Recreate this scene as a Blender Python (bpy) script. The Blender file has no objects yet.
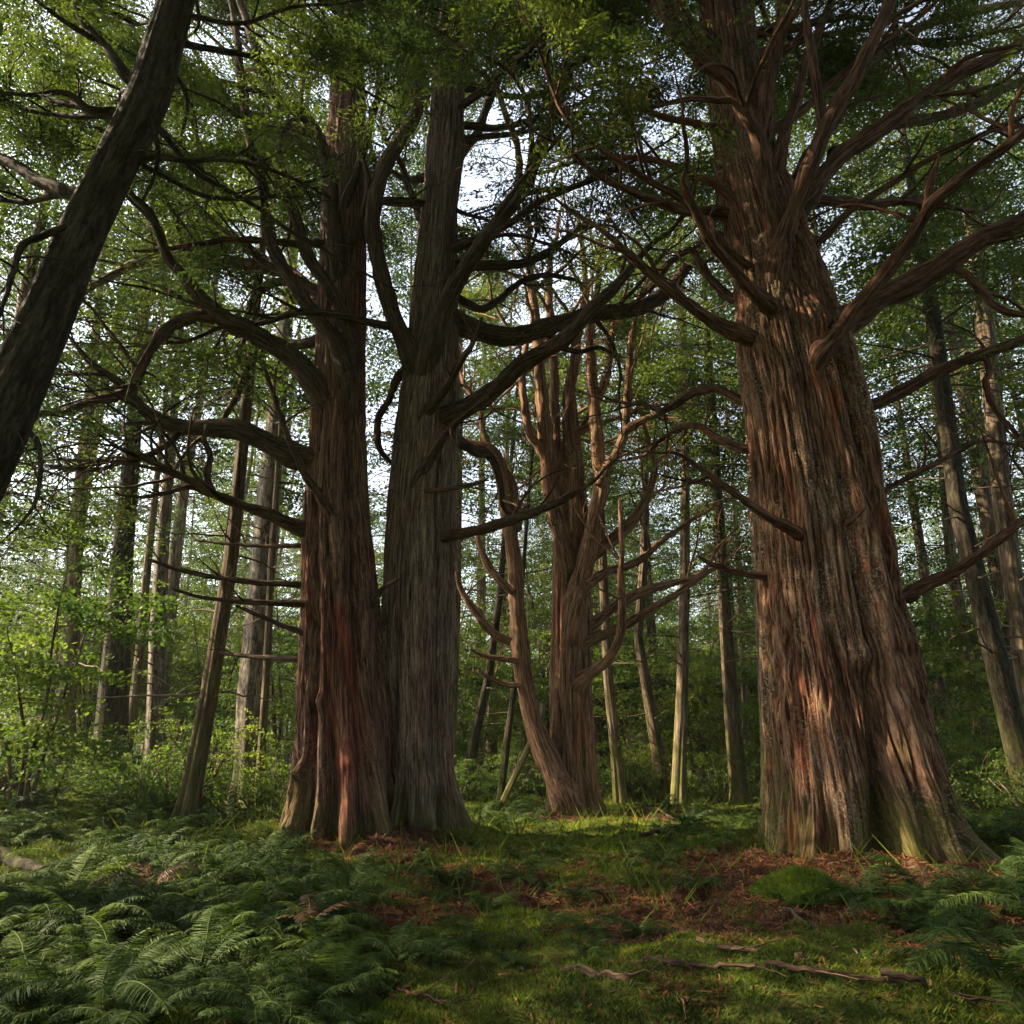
import bpy, math
import numpy as np
from math import radians as R_, sin, cos, pi

rng = np.random.default_rng(11)
scene = bpy.context.scene
COL = scene.collection

# ------------------------------------------------------------------ camera, sky, sun, exposure
F_PX = 740.0
PITCH = R_(16.5)
CAM_H = 1.6
HAZE = 0.0004
cam_d = bpy.data.cameras.new("camera")
cam = bpy.data.objects.new("camera", cam_d)
COL.objects.link(cam)
cam.location = (0, 0, CAM_H)
cam.rotation_euler = (R_(90) + PITCH, 0, 0)
cam_d.sensor_width = 36.0
cam_d.lens = 36.0 * F_PX / 1024.0
cam_d.clip_start = 0.05
cam_d.clip_end = 3000.0
scene.camera = cam

SUN_AZ = R_(-86)      # from the view direction (+Y) towards the left
SUN_EL = R_(36)
SUN = np.array([sin(SUN_AZ) * cos(SUN_EL), cos(SUN_AZ) * cos(SUN_EL), sin(SUN_EL)])

world = bpy.data.worlds.new("World")
scene.world = world
world.use_nodes = True
wn, wl = world.node_tree.nodes, world.node_tree.links
bg = wn["Background"]
sky = wn.new("ShaderNodeTexSky")
sky.sky_type = 'NISHITA'
sky.sun_disc = False
sky.sun_elevation = SUN_EL
sky.sun_rotation = SUN_AZ
sky.air_density = 1.0
sky.dust_density = 2.5
hs = wn.new("ShaderNodeHueSaturation")
hs.inputs["Saturation"].default_value = 0.5
wl.new(sky.outputs[0], hs.inputs["Color"])
tc = wn.new("ShaderNodeTexCoord")
cn = wn.new("ShaderNodeTexNoise")
cn.inputs["Scale"].default_value = 3.0
cn.inputs["Detail"].default_value = 5.0
wl.new(tc.outputs["Generated"], cn.inputs["Vector"])
cr = wn.new("ShaderNodeMapRange")
cr.inputs[1].default_value = 0.42
cr.inputs[2].default_value = 0.68
cr.inputs[3].default_value = 1.0
cr.inputs[4].default_value = 1.5
wl.new(cn.outputs[0], cr.inputs[0])
mx = wn.new("ShaderNodeVectorMath")
mx.operation = 'SCALE'
wl.new(hs.outputs[0], mx.inputs[0])
wl.new(cr.outputs[0], mx.inputs["Scale"])
wl.new(mx.outputs[0], bg.inputs["Color"])
bg.inputs["Strength"].default_value = 0.10

sun_d = bpy.data.lights.new("sun", 'SUN')
sun_d.energy = 5.0
sun_d.angle = R_(0.6)
sun_d.color = (1.0, 0.80, 0.54)
sun = bpy.data.objects.new("sun", sun_d)
COL.objects.link(sun)
# a sun lamp shines along its local -Z: aim -Z along -SUN
from mathutils import Vector
sun.rotation_euler = Vector(SUN.tolist()).to_track_quat('Z', 'Y').to_euler()

vs = scene.view_settings
scene.display_settings.display_device = 'sRGB'
vs.view_transform = 'Standard'
vs.look = 'None'
vs.gamma = 1.0
vs.use_curve_mapping = False
vs.exposure = 2.2
cy = scene.cycles
cy.max_bounces = 6
cy.diffuse_bounces = 4
cy.glossy_bounces = 2
cy.transmission_bounces = 4
cy.transparent_max_bounces = 8
cy.volume_bounces = 1
cy.sample_clamp_indirect = 6.0
cy.use_denoising = True
cy.denoising_prefilter = 'NONE'
try:
    cy.denoiser = 'OPENIMAGEDENOISE'
except Exception:
    pass

# ------------------------------------------------------------------ small maths
def ray(px, py):
    u = (px - 512.0) / F_PX
    v = -(py - 512.0) / F_PX
    return np.array([u, cos(PITCH) - v * sin(PITCH), sin(PITCH) + v * cos(PITCH)])

def at(px, py, Y):
    """the point at world distance Y that the photograph shows at a pixel, and metres per pixel there"""
    d = ray(px, py)
    t = Y / d[1]
    return np.array([d[0] * t, Y, CAM_H + d[2] * t]), t / F_PX

def project(P):
    P = np.asarray(P, float)
    x, y, z = P[..., 0], P[..., 1], P[..., 2] - CAM_H
    fw = y * cos(PITCH) + z * sin(PITCH)
    up = -y * sin(PITCH) + z * cos(PITCH)
    fw = np.where(fw < 0.05, 0.05, fw)
    return 512 + F_PX * x / fw, 512 - F_PX * up / fw, fw

def hash3(ix, iy, iz, seed):
    with np.errstate(over='ignore'):
        h = (ix.astype(np.uint32) * np.uint32(374761393) + iy.astype(np.uint32) * np.uint32(668265263)
             + iz.astype(np.uint32) * np.uint32(2147483647 - 1274126177) + np.uint32(seed * 974711 + 17))
        h ^= h >> np.uint32(13)
        h *= np.uint32(1274126177)
        h ^= h >> np.uint32(16)
        h *= np.uint32(2246822519)
        h ^= h >> np.uint32(15)
    return h.astype(np.float64) / 4294967295.0

def vnoise(p, seed=0):
    p = np.asarray(p, float)
    i = np.floor(p).astype(np.int64)
    f = p - i
    f = f * f * (3 - 2 * f)
    out = 0
    for dx in (0, 1):
        wx = f[..., 0] if dx else 1 - f[..., 0]
        for dy in (0, 1):
            wy = f[..., 1] if dy else 1 - f[..., 1]
            for dz in (0, 1):
                wz = f[..., 2] if dz else 1 - f[..., 2]
                out = out + wx * wy * wz * hash3(i[..., 0] + dx, i[..., 1] + dy, i[..., 2] + dz, seed)
    return out

def fbm(p, seed=0, oct=3, gain=0.5):
    a, s, o = 1.0, 0.0, 0
    tot = 0
    for k in range(oct):
        o = o + a * vnoise(np.asarray(p) * (2.03 ** k) + 13.7 * k, seed + k)
        tot += a
        a *= gain
    return o / tot

def catmull(P, n_per=8):
    """smooth resampling of control rows (any width)"""
    P = np.asarray(P, float)
    if len(P) < 3:
        t = np.linspace(0, 1, n_per * (len(P) - 1) + 1)[:, None]
        return P[0] * (1 - t) + P[-1] * t
    Q = np.vstack([2 * P[0] - P[1], P, 2 * P[-1] - P[-2]])
    out = []
    for k in range(1, len(Q) - 2):
        p0, p1, p2, p3 = Q[k - 1], Q[k], Q[k + 1], Q[k + 2]
        for t in np.arange(n_per) / n_per:
            out.append(0.5 * ((2 * p1) + (-p0 + p2) * t + (2 * p0 - 5 * p1 + 4 * p2 - p3) * t * t
                              + (-p0 + 3 * p1 - 3 * p2 + p3) * t ** 3))
    out.append(P[-1])
    return np.array(out)

def unit(v):
    v = np.asarray(v, float)
    return v / (np.linalg.norm(v, axis=-1, keepdims=True) + 1e-9)

# ------------------------------------------------------------------ mesh collecting
class MB:
    def __init__(self):
        self.V, self.F, self.B, self.T, self.n = [], [], [], [], 0

    def add(self, v, f, bco=None, tone=None):
        v = np.asarray(v, np.float32).reshape(-1, 3)
        f = np.asarray(f, np.int64)
        self.V.append(v)
        self.F.append(f + self.n)
        self.B.append(np.asarray(bco, np.float32).reshape(-1, 3) if bco is not None else v)
        self.T.append(np.asarray(tone, np.float32).reshape(-1) if tone is not None else np.full(len(v), 0.5, np.float32))
        self.n += len(v)

    def mesh(self, name, mat, origin=(0, 0, 0), smooth=True):
        me = bpy.data.meshes.new(name)
        V = np.concatenate(self.V) - np.asarray(origin, np.float32)
        lv = np.concatenate([f.reshape(-1) for f in self.F]).astype(np.int32)
        lt = np.concatenate([np.full(len(f), f.shape[1], np.int32) for f in self.F])
        ls = np.concatenate([[0], np.cumsum(lt)[:-1]]).astype(np.int32)
        me.vertices.add(len(V))
        me.vertices.foreach_set("co", V.reshape(-1).astype(np.float32))
        me.loops.add(len(lv))
        me.loops.foreach_set("vertex_index", lv)
        me.polygons.add(len(lt))
        me.polygons.foreach_set("loop_start", ls)
        me.polygons.foreach_set("loop_total", lt)
        me.polygons.foreach_set("use_smooth", np.full(len(lt), smooth, bool))
        a = me.attributes.new("bark_co", 'FLOAT_VECTOR', 'POINT')
        a.data.foreach_set("vector", np.concatenate(self.B).reshape(-1).astype(np.float32))
        a = me.attributes.new("tone", 'FLOAT', 'POINT')
        a.data.foreach_set("value", np.concatenate(self.T).astype(np.float32))
        me.update(calc_edges=True)
        me.materials.append(mat)
        return me

    def build(self, name, mat, parent=None, origin=(0, 0, 0), smooth=True):
        o = bpy.data.objects.new(name, self.mesh(name, mat, origin, smooth))
        COL.objects.link(o)
        if parent is not None:
            o.parent = parent
        else:
            o.location = origin
        return o

def thing(name, label, cat, loc, group=None, rz=0.0):
    o = bpy.data.objects.new(name, None)
    COL.objects.link(o)
    o.empty_display_size = 0.3
    o.location = tuple(float(c) for c in loc)
    o.rotation_euler = (0, 0, rz)
    return tag(o, label, cat, group)

def tag(o, label=None, cat=None, group=None, kind=None):
    if label: o['label'] = label
    if cat: o['category'] = cat
    if group: o['group'] = group
    if kind: o['kind'] = kind
    return o

def copy_thing(root, loc, rz, scale, label=None, group=None, tilt=(0, 0)):
    r = root.copy()
    COL.objects.link(r)
    r.location = tuple(float(c) for c in loc)
    r.rotation_euler = (tilt[0], tilt[1], rz)
    r.scale = (scale, scale, scale) if np.isscalar(scale) else scale
    if label: r['label'] = label
    if group: r['group'] = group
    for ch in root.children:
        c = ch.copy()
        COL.objects.link(c)
        c.parent = r
    return r

# ------------------------------------------------------------------ materials
def nodes_of(name):
    m = bpy.data.materials.new(name)
    m.use_nodes = True
    nt = m.node_tree
    return m, nt.nodes, nt.links, nt.nodes["Principled BSDF"], nt.nodes["Material Output"]

def N(nodes, t, **kw):
    n = nodes.new(t)
    for k, v in kw.items():
        setattr(n, k, v)
    return n

def ramp(nodes, stops):
    r = nodes.new("ShaderNodeValToRGB")
    el = r.color_ramp.elements
    el[0].position, el[0].color = stops[0][0], (*stops[0][1], 1)
    el[1].position, el[1].color = stops[-1][0], (*stops[-1][1], 1)
    for p, c in stops[1:-1]:
        e = el.new(p)
        e.color = (*c, 1)
    return r

def mixc(nodes, links, fac, a, b):
    m = nodes.new("ShaderNodeMix")
    m.data_type = 'RGBA'
    if isinstance(fac, (int, float)): m.inputs[0].default_value = fac
    else: links.new(fac, m.inputs[0])
    for s, x in ((6, a), (7, b)):
        if isinstance(x, tuple): m.inputs[s].default_value = (*x, 1)
        else: links.new(x, m.inputs[s])
    return m.outputs[2]

def maprange(nodes, links, src, a, b, c=0.0, d=1.0):
    m = nodes.new("ShaderNodeMapRange")
    m.clamp = True
    links.new(src, m.inputs[0])
    for k, v in zip((1, 2, 3, 4), (a, b, c, d)):
        m.inputs[k].default_value = v
    return m.outputs[0]

def noise_at(nodes, links, vec, scale, xyz=(1, 1, 1), detail=4.0, rough=0.6, dist=0.0, loc=(0, 0, 0)):
    mp = nodes.new("ShaderNodeMapping")
    mp.inputs["Scale"].default_value = xyz
    mp.inputs["Location"].default_value = loc
    links.new(vec, mp.inputs["Vector"])
    n = nodes.new("ShaderNodeTexNoise")
    n.inputs["Scale"].default_value = scale
    n.inputs["Detail"].default_value = detail
    n.inputs["Roughness"].default_value = rough
    n.inputs["Distortion"].default_value = dist
    links.new(mp.outputs[0], n.inputs["Vector"])
    return n.outputs[0]

def math_(nodes, links, op, a, b=None):
    m = nodes.new("ShaderNodeMath")
    m.operation = op
    for s, x in ((0, a), (1, b)):
        if x is None: continue
        if isinstance(x, (int, float)): m.inputs[s].default_value = x
        else: links.new(x, m.inputs[s])
    return m.outputs[0]

def bark_material(name, deep, mid, pale, red=None, moss=(0.05, 0.07, 0.012), moss_h=1.2, moss_amt=0.6,
                  fibre=22.0, stretch=0.06, bump=0.012, red_amt=0.4, vary=0.0, lichen=0.0):
    m, n, l, p, out = nodes_of(name)
    at_ = N(n, "ShaderNodeAttribute", attribute_name="bark_co")
    v = at_.outputs["Vector"]
    f1 = noise_at(n, l, v, fibre, (1, 1, stretch), 5, 0.65, 0.3)
    f2 = noise_at(n, l, v, fibre * 3.1, (1, 1, stretch * 1.3), 3, 0.6, 0.2)
    f3 = noise_at(n, l, v, 1.3, (1, 1, 0.35), 4, 0.6, 0.4)
    f4 = noise_at(n, l, v, 2.6, (1, 1, 0.16), 3, 0.55, 0.6, loc=(3, 7, 1))
    fib = math_(n, l, 'ADD', math_(n, l, 'MULTIPLY', f1, 0.65), math_(n, l, 'MULTIPLY', f2, 0.35))
    c = ramp(n, [(0.42, deep), (0.5, mid), (0.60, pale)])
    l.new(fib, c.inputs[0])
    col = c.outputs[0]
    # broad weathering: greyer and browner stretches
    grey = mixc(n, l, 0.75, col, pale)
    col = mixc(n, l, maprange(n, l, f3, 0.52, 0.72, 0, 0.35), col, grey)
    if red:
        rr = ramp(n, [(0.34, tuple(x * 0.35 for x in red)), (0.62, red)])
        l.new(fib, rr.inputs[0])
        col = mixc(n, l, maprange(n, l, f4, 0.57, 0.68, 0, red_amt), col, rr.outputs[0])
    # torn tone stored on the ridges themselves (weathered crests)
    tn = N(n, "ShaderNodeAttribute", attribute_name="tone")
    col = mixc(n, l, maprange(n, l, tn.outputs["Fac"], 0.6, 1.0, 0, 0.22), col, pale)
    col = mixc(n, l, maprange(n, l, tn.outputs["Fac"], 0.5, 0.05, 0, 0.55), col, deep)
    if lichen:
        l1 = noise_at(n, l, v, 55.0, (1, 1, 0.5), 3, 0.7, 0.2, loc=(2, 5, 8))
        l2 = noise_at(n, l, v, 1.7, (1, 1, 0.4), 3, 0.6, 0.3, loc=(6, 1, 3))
        lf = math_(n, l, 'MULTIPLY', maprange(n, l, l1, 0.52, 0.62, 0, 1), maprange(n, l, l2, 0.46, 0.62, 0, lichen))
        col = mixc(n, l, lf, col, (0.29, 0.28, 0.20))
    # moss near the foot and in streaks
    sep = N(n, "ShaderNodeSeparateXYZ")
    l.new(v, sep.inputs[0])
    hgt = maprange(n, l, sep.outputs[2], 0.0, moss_h, 1.0, 0.0)
    mn = noise_at(n, l, v, 3.0, (1, 1, 0.4), 6, 0.7, 0.3, loc=(9, 2, 4))
    mm = math_(n, l, 'ADD', mn, math_(n, l, 'MULTIPLY', hgt, 0.28))
    mf = maprange(n, l, mm, 0.6, 0.78, 0.0, moss_amt)
    mcol = mixc(n, l, f2, tuple(x * 0.5 for x in moss), tuple(x * 1.5 for x in moss))
    col = mixc(n, l, mf, col, mcol)
    if vary:
        oi = N(n, "ShaderNodeObjectInfo")
        hsv = N(n, "ShaderNodeHueSaturation")
        l.new(maprange(n, l, oi.outputs["Random"], 0, 1, 1 - vary, 1 + vary), hsv.inputs["Value"])
        l.new(col, hsv.inputs["Color"])
        col = hsv.outputs[0]
    l.new(col, p.inputs["Base Color"])
    p.inputs["Roughness"].default_value = 0.85
    p.inputs["Specular IOR Level"].default_value = 0.1
    b = N(n, "ShaderNodeBump")
    b.inputs["Strength"].default_value = 0.9
    b.inputs["Distance"].default_value = bump
    l.new(fib, b.inputs["Height"])
    l.new(b.outputs[0], p.inputs["Normal"])
    return m

def leaf_material(name, dark, light, trans=0.4, rough=0.55, vary=0.25, tcol=None):
    m, n, l, p, out = nodes_of(name)
    tn = N(n, "ShaderNodeAttribute", attribute_name="tone")
    col = mixc(n, l, tn.outputs["Fac"], dark, light)
    col = mixc(n, l, maprange(n, l, tn.outputs["Fac"], -0.4, -0.6, 0, 1), col, (0.06, 0.042, 0.028))
    oi = N(n, "ShaderNodeObjectInfo")
    hsv = N(n, "ShaderNodeHueSaturation")
    l.new(maprange(n, l, oi.outputs["Random"], 0, 1, 1 - vary, 1 + vary), hsv.inputs["Value"])
    l.new(maprange(n, l, oi.outputs["Random"], 0, 1, 0.515, 0.485), hsv.inputs["Hue"])
    l.new(col, hsv.inputs["Color"])
    col = hsv.outputs[0]
    l.new(col, p.inputs["Base Color"])
    p.inputs["Roughness"].default_value = rough
    p.inputs["Specular IOR Level"].default_value = 0.2
    tr = N(n, "ShaderNodeBsdfTranslucent")
    if tcol:
        mm = N(n, "ShaderNodeMix", data_type='RGBA', blend_type='MULTIPLY')
        mm.inputs[0].default_value = 1.0
        l.new(col, mm.inputs[6])
        mm.inputs[7].default_value = (*tcol, 1)
        l.new(mm.outputs[2], tr.inputs["Color"])
    else:
        l.new(col, tr.inputs["Color"])
    ms = N(n, "ShaderNodeMixShader")
    ms.inputs[0].default_value = trans
    l.new(p.outputs[0], ms.inputs[1])
    l.new(tr.outputs[0], ms.inputs[2])
    l.new(ms.outputs[0], out.inputs["Surface"])
    return m

M_GIANT = bark_material("bark_red_cedar", (0.024, 0.011, 0.007), (0.118, 0.053, 0.030), (0.26, 0.172, 0.115),
                        red=(0.34, 0.085, 0.04), moss=(0.07, 0.085, 0.012), moss_h=2.0, moss_amt=0.6, red_amt=0.7, fibre=40, stretch=0.045, bump=0.045, lichen=0.9)
M_PAIR = bark_material("bark_brown_cedar", (0.022, 0.010, 0.007), (0.095, 0.045, 0.029), (0.21, 0.138, 0.096),
                       red=(0.27, 0.06, 0.035), moss=(0.05, 0.06, 0.012), moss_h=1.0, moss_amt=0.5, red_amt=0.6, fibre=40, stretch=0.045, bump=0.045, lichen=0.25)
M_PAIR_GREY = bark_material("bark_grey_cedar", (0.028, 0.018, 0.013), (0.115, 0.078, 0.056), (0.26, 0.20, 0.155),
                            red=(0.15, 0.06, 0.04), moss=(0.05, 0.06, 0.012), moss_h=1.2, moss_amt=0.55, red_amt=0.35, fibre=42, stretch=0.045, bump=0.045, lichen=0.35)
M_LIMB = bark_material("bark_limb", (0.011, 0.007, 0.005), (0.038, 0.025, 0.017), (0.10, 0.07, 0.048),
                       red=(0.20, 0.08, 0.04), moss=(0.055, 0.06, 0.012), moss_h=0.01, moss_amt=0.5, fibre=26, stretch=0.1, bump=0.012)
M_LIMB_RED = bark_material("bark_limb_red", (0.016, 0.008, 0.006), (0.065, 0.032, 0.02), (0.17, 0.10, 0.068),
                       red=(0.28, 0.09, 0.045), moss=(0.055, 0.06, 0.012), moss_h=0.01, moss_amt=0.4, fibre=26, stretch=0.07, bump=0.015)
M_DARK = bark_material("bark_mossy_dark", (0.010, 0.008, 0.006), (0.028, 0.023, 0.016), (0.065, 0.055, 0.038),
                       moss=(0.045, 0.05, 0.012), moss_h=4, moss_amt=0.8, fibre=14, stretch=0.25, bump=0.02)
M_TAN = bark_material("bark_tan_cedar", (0.036, 0.017, 0.010), (0.145, 0.076, 0.044), (0.29, 0.19, 0.12), red=(0.28, 0.10, 0.05), moss=(0.07, 0.085, 0.012),
                      moss_h=1.2, moss_amt=0.6, red_amt=0.5, fibre=34, stretch=0.05, bump=0.03)
M_LOG = bark_material("bark_rotten_log", (0.015, 0.012, 0.008), (0.035, 0.028, 0.018), (0.06, 0.05, 0.032),
                       moss=(0.05, 0.06, 0.012), moss_h=60, moss_amt=0.9, fibre=14, stretch=0.25, bump=0.02)
M_THIN = bark_material("bark_slender", (0.03, 0.022, 0.015), (0.09, 0.065, 0.042), (0.19, 0.15, 0.11),
                       moss=(0.075, 0.085, 0.015), moss_h=5, moss_amt=0.65, fibre=14, stretch=0.12, bump=0.012, vary=0.35)
M_PALE = bark_material("bark_pale", (0.035, 0.029, 0.022), (0.11, 0.092, 0.07), (0.22, 0.19, 0.155),
                       moss=(0.05, 0.06, 0.015), moss_h=2.5, moss_amt=0.8, fibre=10, stretch=0.3, bump=0.012)
M_STICK = bark_material("bark_dead_stick", (0.02, 0.012, 0.008), (0.06, 0.038, 0.023), (0.14, 0.095, 0.06),
                        moss=(0.05, 0.06, 0.012), moss_h=0.01, moss_amt=0.4, fibre=40, stretch=0.1, bump=0.006)
M_CEDAR_LEAF = leaf_material("cedar_leaf", (0.028, 0.056, 0.018), (0.095, 0.14, 0.03), trans=0.5, tcol=(1.2, 1.15, 0.6))
M_BACK_LEAF = leaf_material("conifer_leaf", (0.024, 0.056, 0.018), (0.085, 0.13, 0.026), trans=0.4, tcol=(1.25, 1.15, 0.55))
M_BROAD_LEAF = leaf_material("broad_leaf", (0.045, 0.09, 0.02), (0.14, 0.19, 0.035), trans=0.52, tcol=(1.15, 1.15, 0.55))
M_FERN = leaf_material("fern_leaf", (0.018, 0.044, 0.010), (0.066, 0.108, 0.02), trans=0.38, rough=0.7, vary=0.4, tcol=(1.15, 1.1, 0.6))
M_MOSS = leaf_material("moss_blade", (0.026, 0.048, 0.006), (0.165, 0.225, 0.018), trans=0.3, rough=0.8, vary=0.0, tcol=(1.2, 1.1, 0.5))
M_LITTER = leaf_material("needle_litter", (0.06, 0.023, 0.012), (0.22, 0.08, 0.04), trans=0.1, rough=0.8, vary=0.0)
M_RUST = leaf_material("rusty_leaf", (0.05, 0.028, 0.014), (0.11, 0.06, 0.028), trans=0.3, vary=0.1)

# ------------------------------------------------------------------ ground
TREE_FEET = []      # (x, y, radius, mound height): filled before the ground is built

def ground_z(x, y):
    x = np.asarray(x, float); y = np.asarray(y, float)
    fall = np.clip(y - 12.0, 0, 45)
    z = -0.052 * fall * (fall / (fall + 4.0))
    bank = np.clip(-x - 3.0, 0, 40)
    z = z + 0.075 * bank * np.clip((y - 4) / 10, 0, 1) * np.clip(1.6 - y / 60, 0.3, 1)
    z = z + 0.03 * np.clip(x - 6, 0, 30) * np.clip((y - 6) / 10, 0, 1)
    q = np.stack([x * 0.5, y * 0.5, np.zeros_like(x)], -1)
    near = np.clip(1.4 - np.hypot(x, y) / 60, 0.3, 1)
    z = z + (fbm(q, 3, 3) - 0.5) * 0.34 * near
    q = np.stack([x * 2.1, y * 2.1, np.zeros_like(x)], -1)
    z = z + (fbm(q, 9, 2) - 0.5) * 0.20 * near
    for fx, fy, fr, fh in TREE_FEET:
        d = np.hypot(x - fx, y - fy)
        z = z + fh * np.exp(-(d / fr) ** 2)
    return z

# base points of the main trees
def foot(px, Y):
    return at(px, 840, Y)[0][0], Y
GX, GY = foot(863, 10.4)
LX, LY = foot(338, 12.0)
PX, PY = foot(422, 12.25)
MX, MY = foot(575, 17.0)
TREE_FEET += [(GX, GY, 2.7, 0.13), (GX - 1.5, GY - 1.4, 1.1, 0.2), (GX + 0.1, GY - 2.0, 1.0, 0.14), (LX, LY, 2.0, 0.13), (PX, PY, 2.0, 0.13), (MX, MY, 2.2, 0.10)]

def litter_mask(x, y):
    m = 0
    for fx, fy, r, a in ((GX - 1.4, GY - 1.2, 1.6, 1.3), (GX - 0.2, GY - 2.3, 1.6, 1.2), (GX + 0.6, GY - 4.2, 1.5, 0.9), (LX + 0.75, LY - 1.3, 0.75, 1.25),
                         (PX + 1.2, PY - 3.0, 1.3, 0.9), (MX, MY - 0.8, 1.3, 1.2), (MX + 1.3, MY, 1.3, 1.0),
                         (LX, LY, 1.5, 0.9), (GX - 3.2, GY - 3.3, 0.9, 0.75), (1.2, 5.3, 0.5, 0.5), (-1.0, 7.5, 0.7, 0.8)):
        m = m + a * np.exp(-((x - fx) ** 2 + (y - fy) ** 2) / r ** 2)
    q = np.stack([x * 1.3, y * 1.3, np.zeros_like(x)], -1)
    return np.clip(m + (fbm(q, 21, 4, 0.6) - 0.5) * 1.7 - 0.16, 0, 1)

def graded(lo, hi, dense_lo, dense_hi, step, far_n):
    a = np.arange(dense_lo, dense_hi, step)
    g = np.geomspace(step * 1.5, max(hi - dense_hi, 1), far_n)
    h = np.geomspace(step * 1.5, max(dense_lo - lo, 1), far_n)
    return np.unique(np.concatenate([dense_lo - h, a, dense_hi + g]))

gx = graded(-900, 900, -10, 9.5, 0.045, 60)
gy = graded(-200, 1500, 3.6, 20, 0.045, 60)
X, Yg = np.meshgrid(gx, gy)
Z = ground_z(X, Yg)
near = (np.abs(X) < 12) & (Yg > 2) & (Yg < 24)
q = np.stack([X * 7, Yg * 7, np.zeros_like(X)], -1)
Z = Z + np.where(near, (fbm(q, 31, 3, 0.6) - 0.5) * 0.11, 0)
LM = litter_mask(X, Yg)
nx, ny = len(gx), len(gy)
idx = np.arange(nx * ny).reshape(ny, nx)
quads = np.stack([idx[:-1, :-1], idx[:-1, 1:], idx[1:, 1:], idx[1:, :-1]], -1).reshape(-1, 4)
gm, n, l, p, out = nodes_of("forest_floor")
geo = N(n, "ShaderNodeNewGeometry")
v = geo.outputs["Position"]
a1 = noise_at(n, l, v, 9.0, (1, 1, 1), 6, 0.7)
a2 = noise_at(n, l, v, 60.0, (1, 1, 1), 4, 0.7)
a3 = noise_at(n, l, v, 1.1, (1, 1, 1), 4, 0.6)
moss_c = ramp(n, [(0.3, (0.022, 0.03, 0.006)), (0.55, (0.07, 0.085, 0.012)), (0.75, (0.13, 0.145, 0.02))])
l.new(math_(n, l, 'ADD', math_(n, l, 'MULTIPLY', a1, 0.5), math_(n, l, 'MULTIPLY', a2, 0.5)), moss_c.inputs[0])
lit_c = ramp(n, [(0.3, (0.015, 0.008, 0.006)), (0.5, (0.065, 0.028, 0.015)), (0.72, (0.15, 0.065, 0.036))])
l.new(math_(n, l, 'ADD', math_(n, l, 'MULTIPLY', a1, 0.35), math_(n, l, 'MULTIPLY', a2, 0.65)), lit_c.inputs[0])
tn = N(n, "ShaderNodeAttribute", attribute_name="tone")
fac = math_(n, l, 'ADD', tn.outputs["Fac"], math_(n, l, 'MULTIPLY', math_(n, l, 'SUBTRACT', a1, 0.5), 1.2))
c = mixc(n, l, maprange(n, l, fac, 0.3, 0.55), moss_c.outputs[0], lit_c.outputs[0])
soil = mixc(n, l, maprange(n, l, a3, 0.6, 0.75, 0, 0.7), c, (0.03, 0.02, 0.013))
l.new(soil, p.inputs["Base Color"])
p.inputs["Roughness"].default_value = 0.95
p.inputs["Specular IOR Level"].default_value = 0.15
b = N(n, "ShaderNodeBump")
b.inputs["Distance"].default_value = 0.03
l.new(a2, b.inputs["Height"])
l.new(b.outputs[0], p.inputs["Normal"])
g = MB()
g.add(np.stack([X, Yg, Z], -1), quads, tone=LM)
tag(g.build("forest_ground", gm), "mossy forest floor with red brown needle litter", kind="structure")

def gz(x, y):
    return float(ground_z(np.array([x]), np.array([y]))[0])

def ground_hit(px, py):
    d = ray(px, py)
    o = np.array([0, 0, CAM_H])
    ts = np.linspace(2, 60, 1200)
    P = o + d * ts[:, None]
    below = np.nonzero(P[:, 2] < ground_z(P[:, 0], P[:, 1]))[0]
    return P[below[0]] if len(below) else P[-1]

# ------------------------------------------------------------------ light gaps: where the canopy lets the sun through
GAPS = []
def gap(px, py, Y, r):
    P = at(px, py, Y)[0]
    GAPS.append((P, r))
for g_ in ((760, 345, 9.6, 0.9), (765, 410, 9.6, 0.7), (764, 640, 9.6, 0.35), (768, 715, 9.5, 0.35), (745, 250, 10, 0.5),
           (600, 790, 14.5, 1.5), (545, 775, 15.0, 1.0), (670, 800, 13.5, 1.0), (560, 470, 17, 0.9), (590, 640, 17, 0.9), (530, 640, 17, 0.6), (600, 560, 17, .8),
           (150, 745, 18, 2.2), (120, 520, 22, 2.5), (250, 520, 22, 2.0), (60, 640, 20, 1.5), (480, 760, 18, 1.0),
           (470, 600, 22, 2.0), (720, 640, 24, 2.5), (620, 250, 14, 1.2), (545, 400, 17, 1.0), (600, 400, 16.5, 1.0), (575, 340, 17, 1.0), (625, 430, 16, 0.8), (650, 590, 17, .8), (480, 600, 16.5, .6), (250, 800, 10, 0.5), (395, 800, 11.5, 0.4), (610, 815, 13.2, 1.1), (560, 880, 9.0, 0.7), (690, 830, 13, 0.8), (520, 835, 12, 0.8), (540, 930, 7.0, 0.5), (640, 900, 8.0, 0.6), (720, 900, 8.6, 0.4), (330, 700, 11.4, 0.5)):
    gap(*g_)

def in_gap(P, grow=0.0):
    P = np.asarray(P, float)
    hit = np.zeros(P.shape[:-1], bool)
    for T, r in GAPS:
        d = P - T
        t = d @ SUN
        q = d - t[..., None] * SUN
        hit |= (t > 0.6) & (np.linalg.norm(q, axis=-1) < r + grow)
    return hit

# ------------------------------------------------------------------ tubes
def frames(P):
    T = unit(np.gradient(P, axis=0))
    a = np.array([0, 0, 1.0]) if abs(T[0][2]) < 0.9 else np.array([1.0, 0, 0])
    nrm = unit(np.cross(T[0], a))
    Ns = []
    for t in T:
        nrm = unit(nrm - t * np.dot(nrm, t))
        Ns.append(nrm)
    Ns = np.array(Ns)
    return T, Ns, np.cross(T, Ns)

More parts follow.
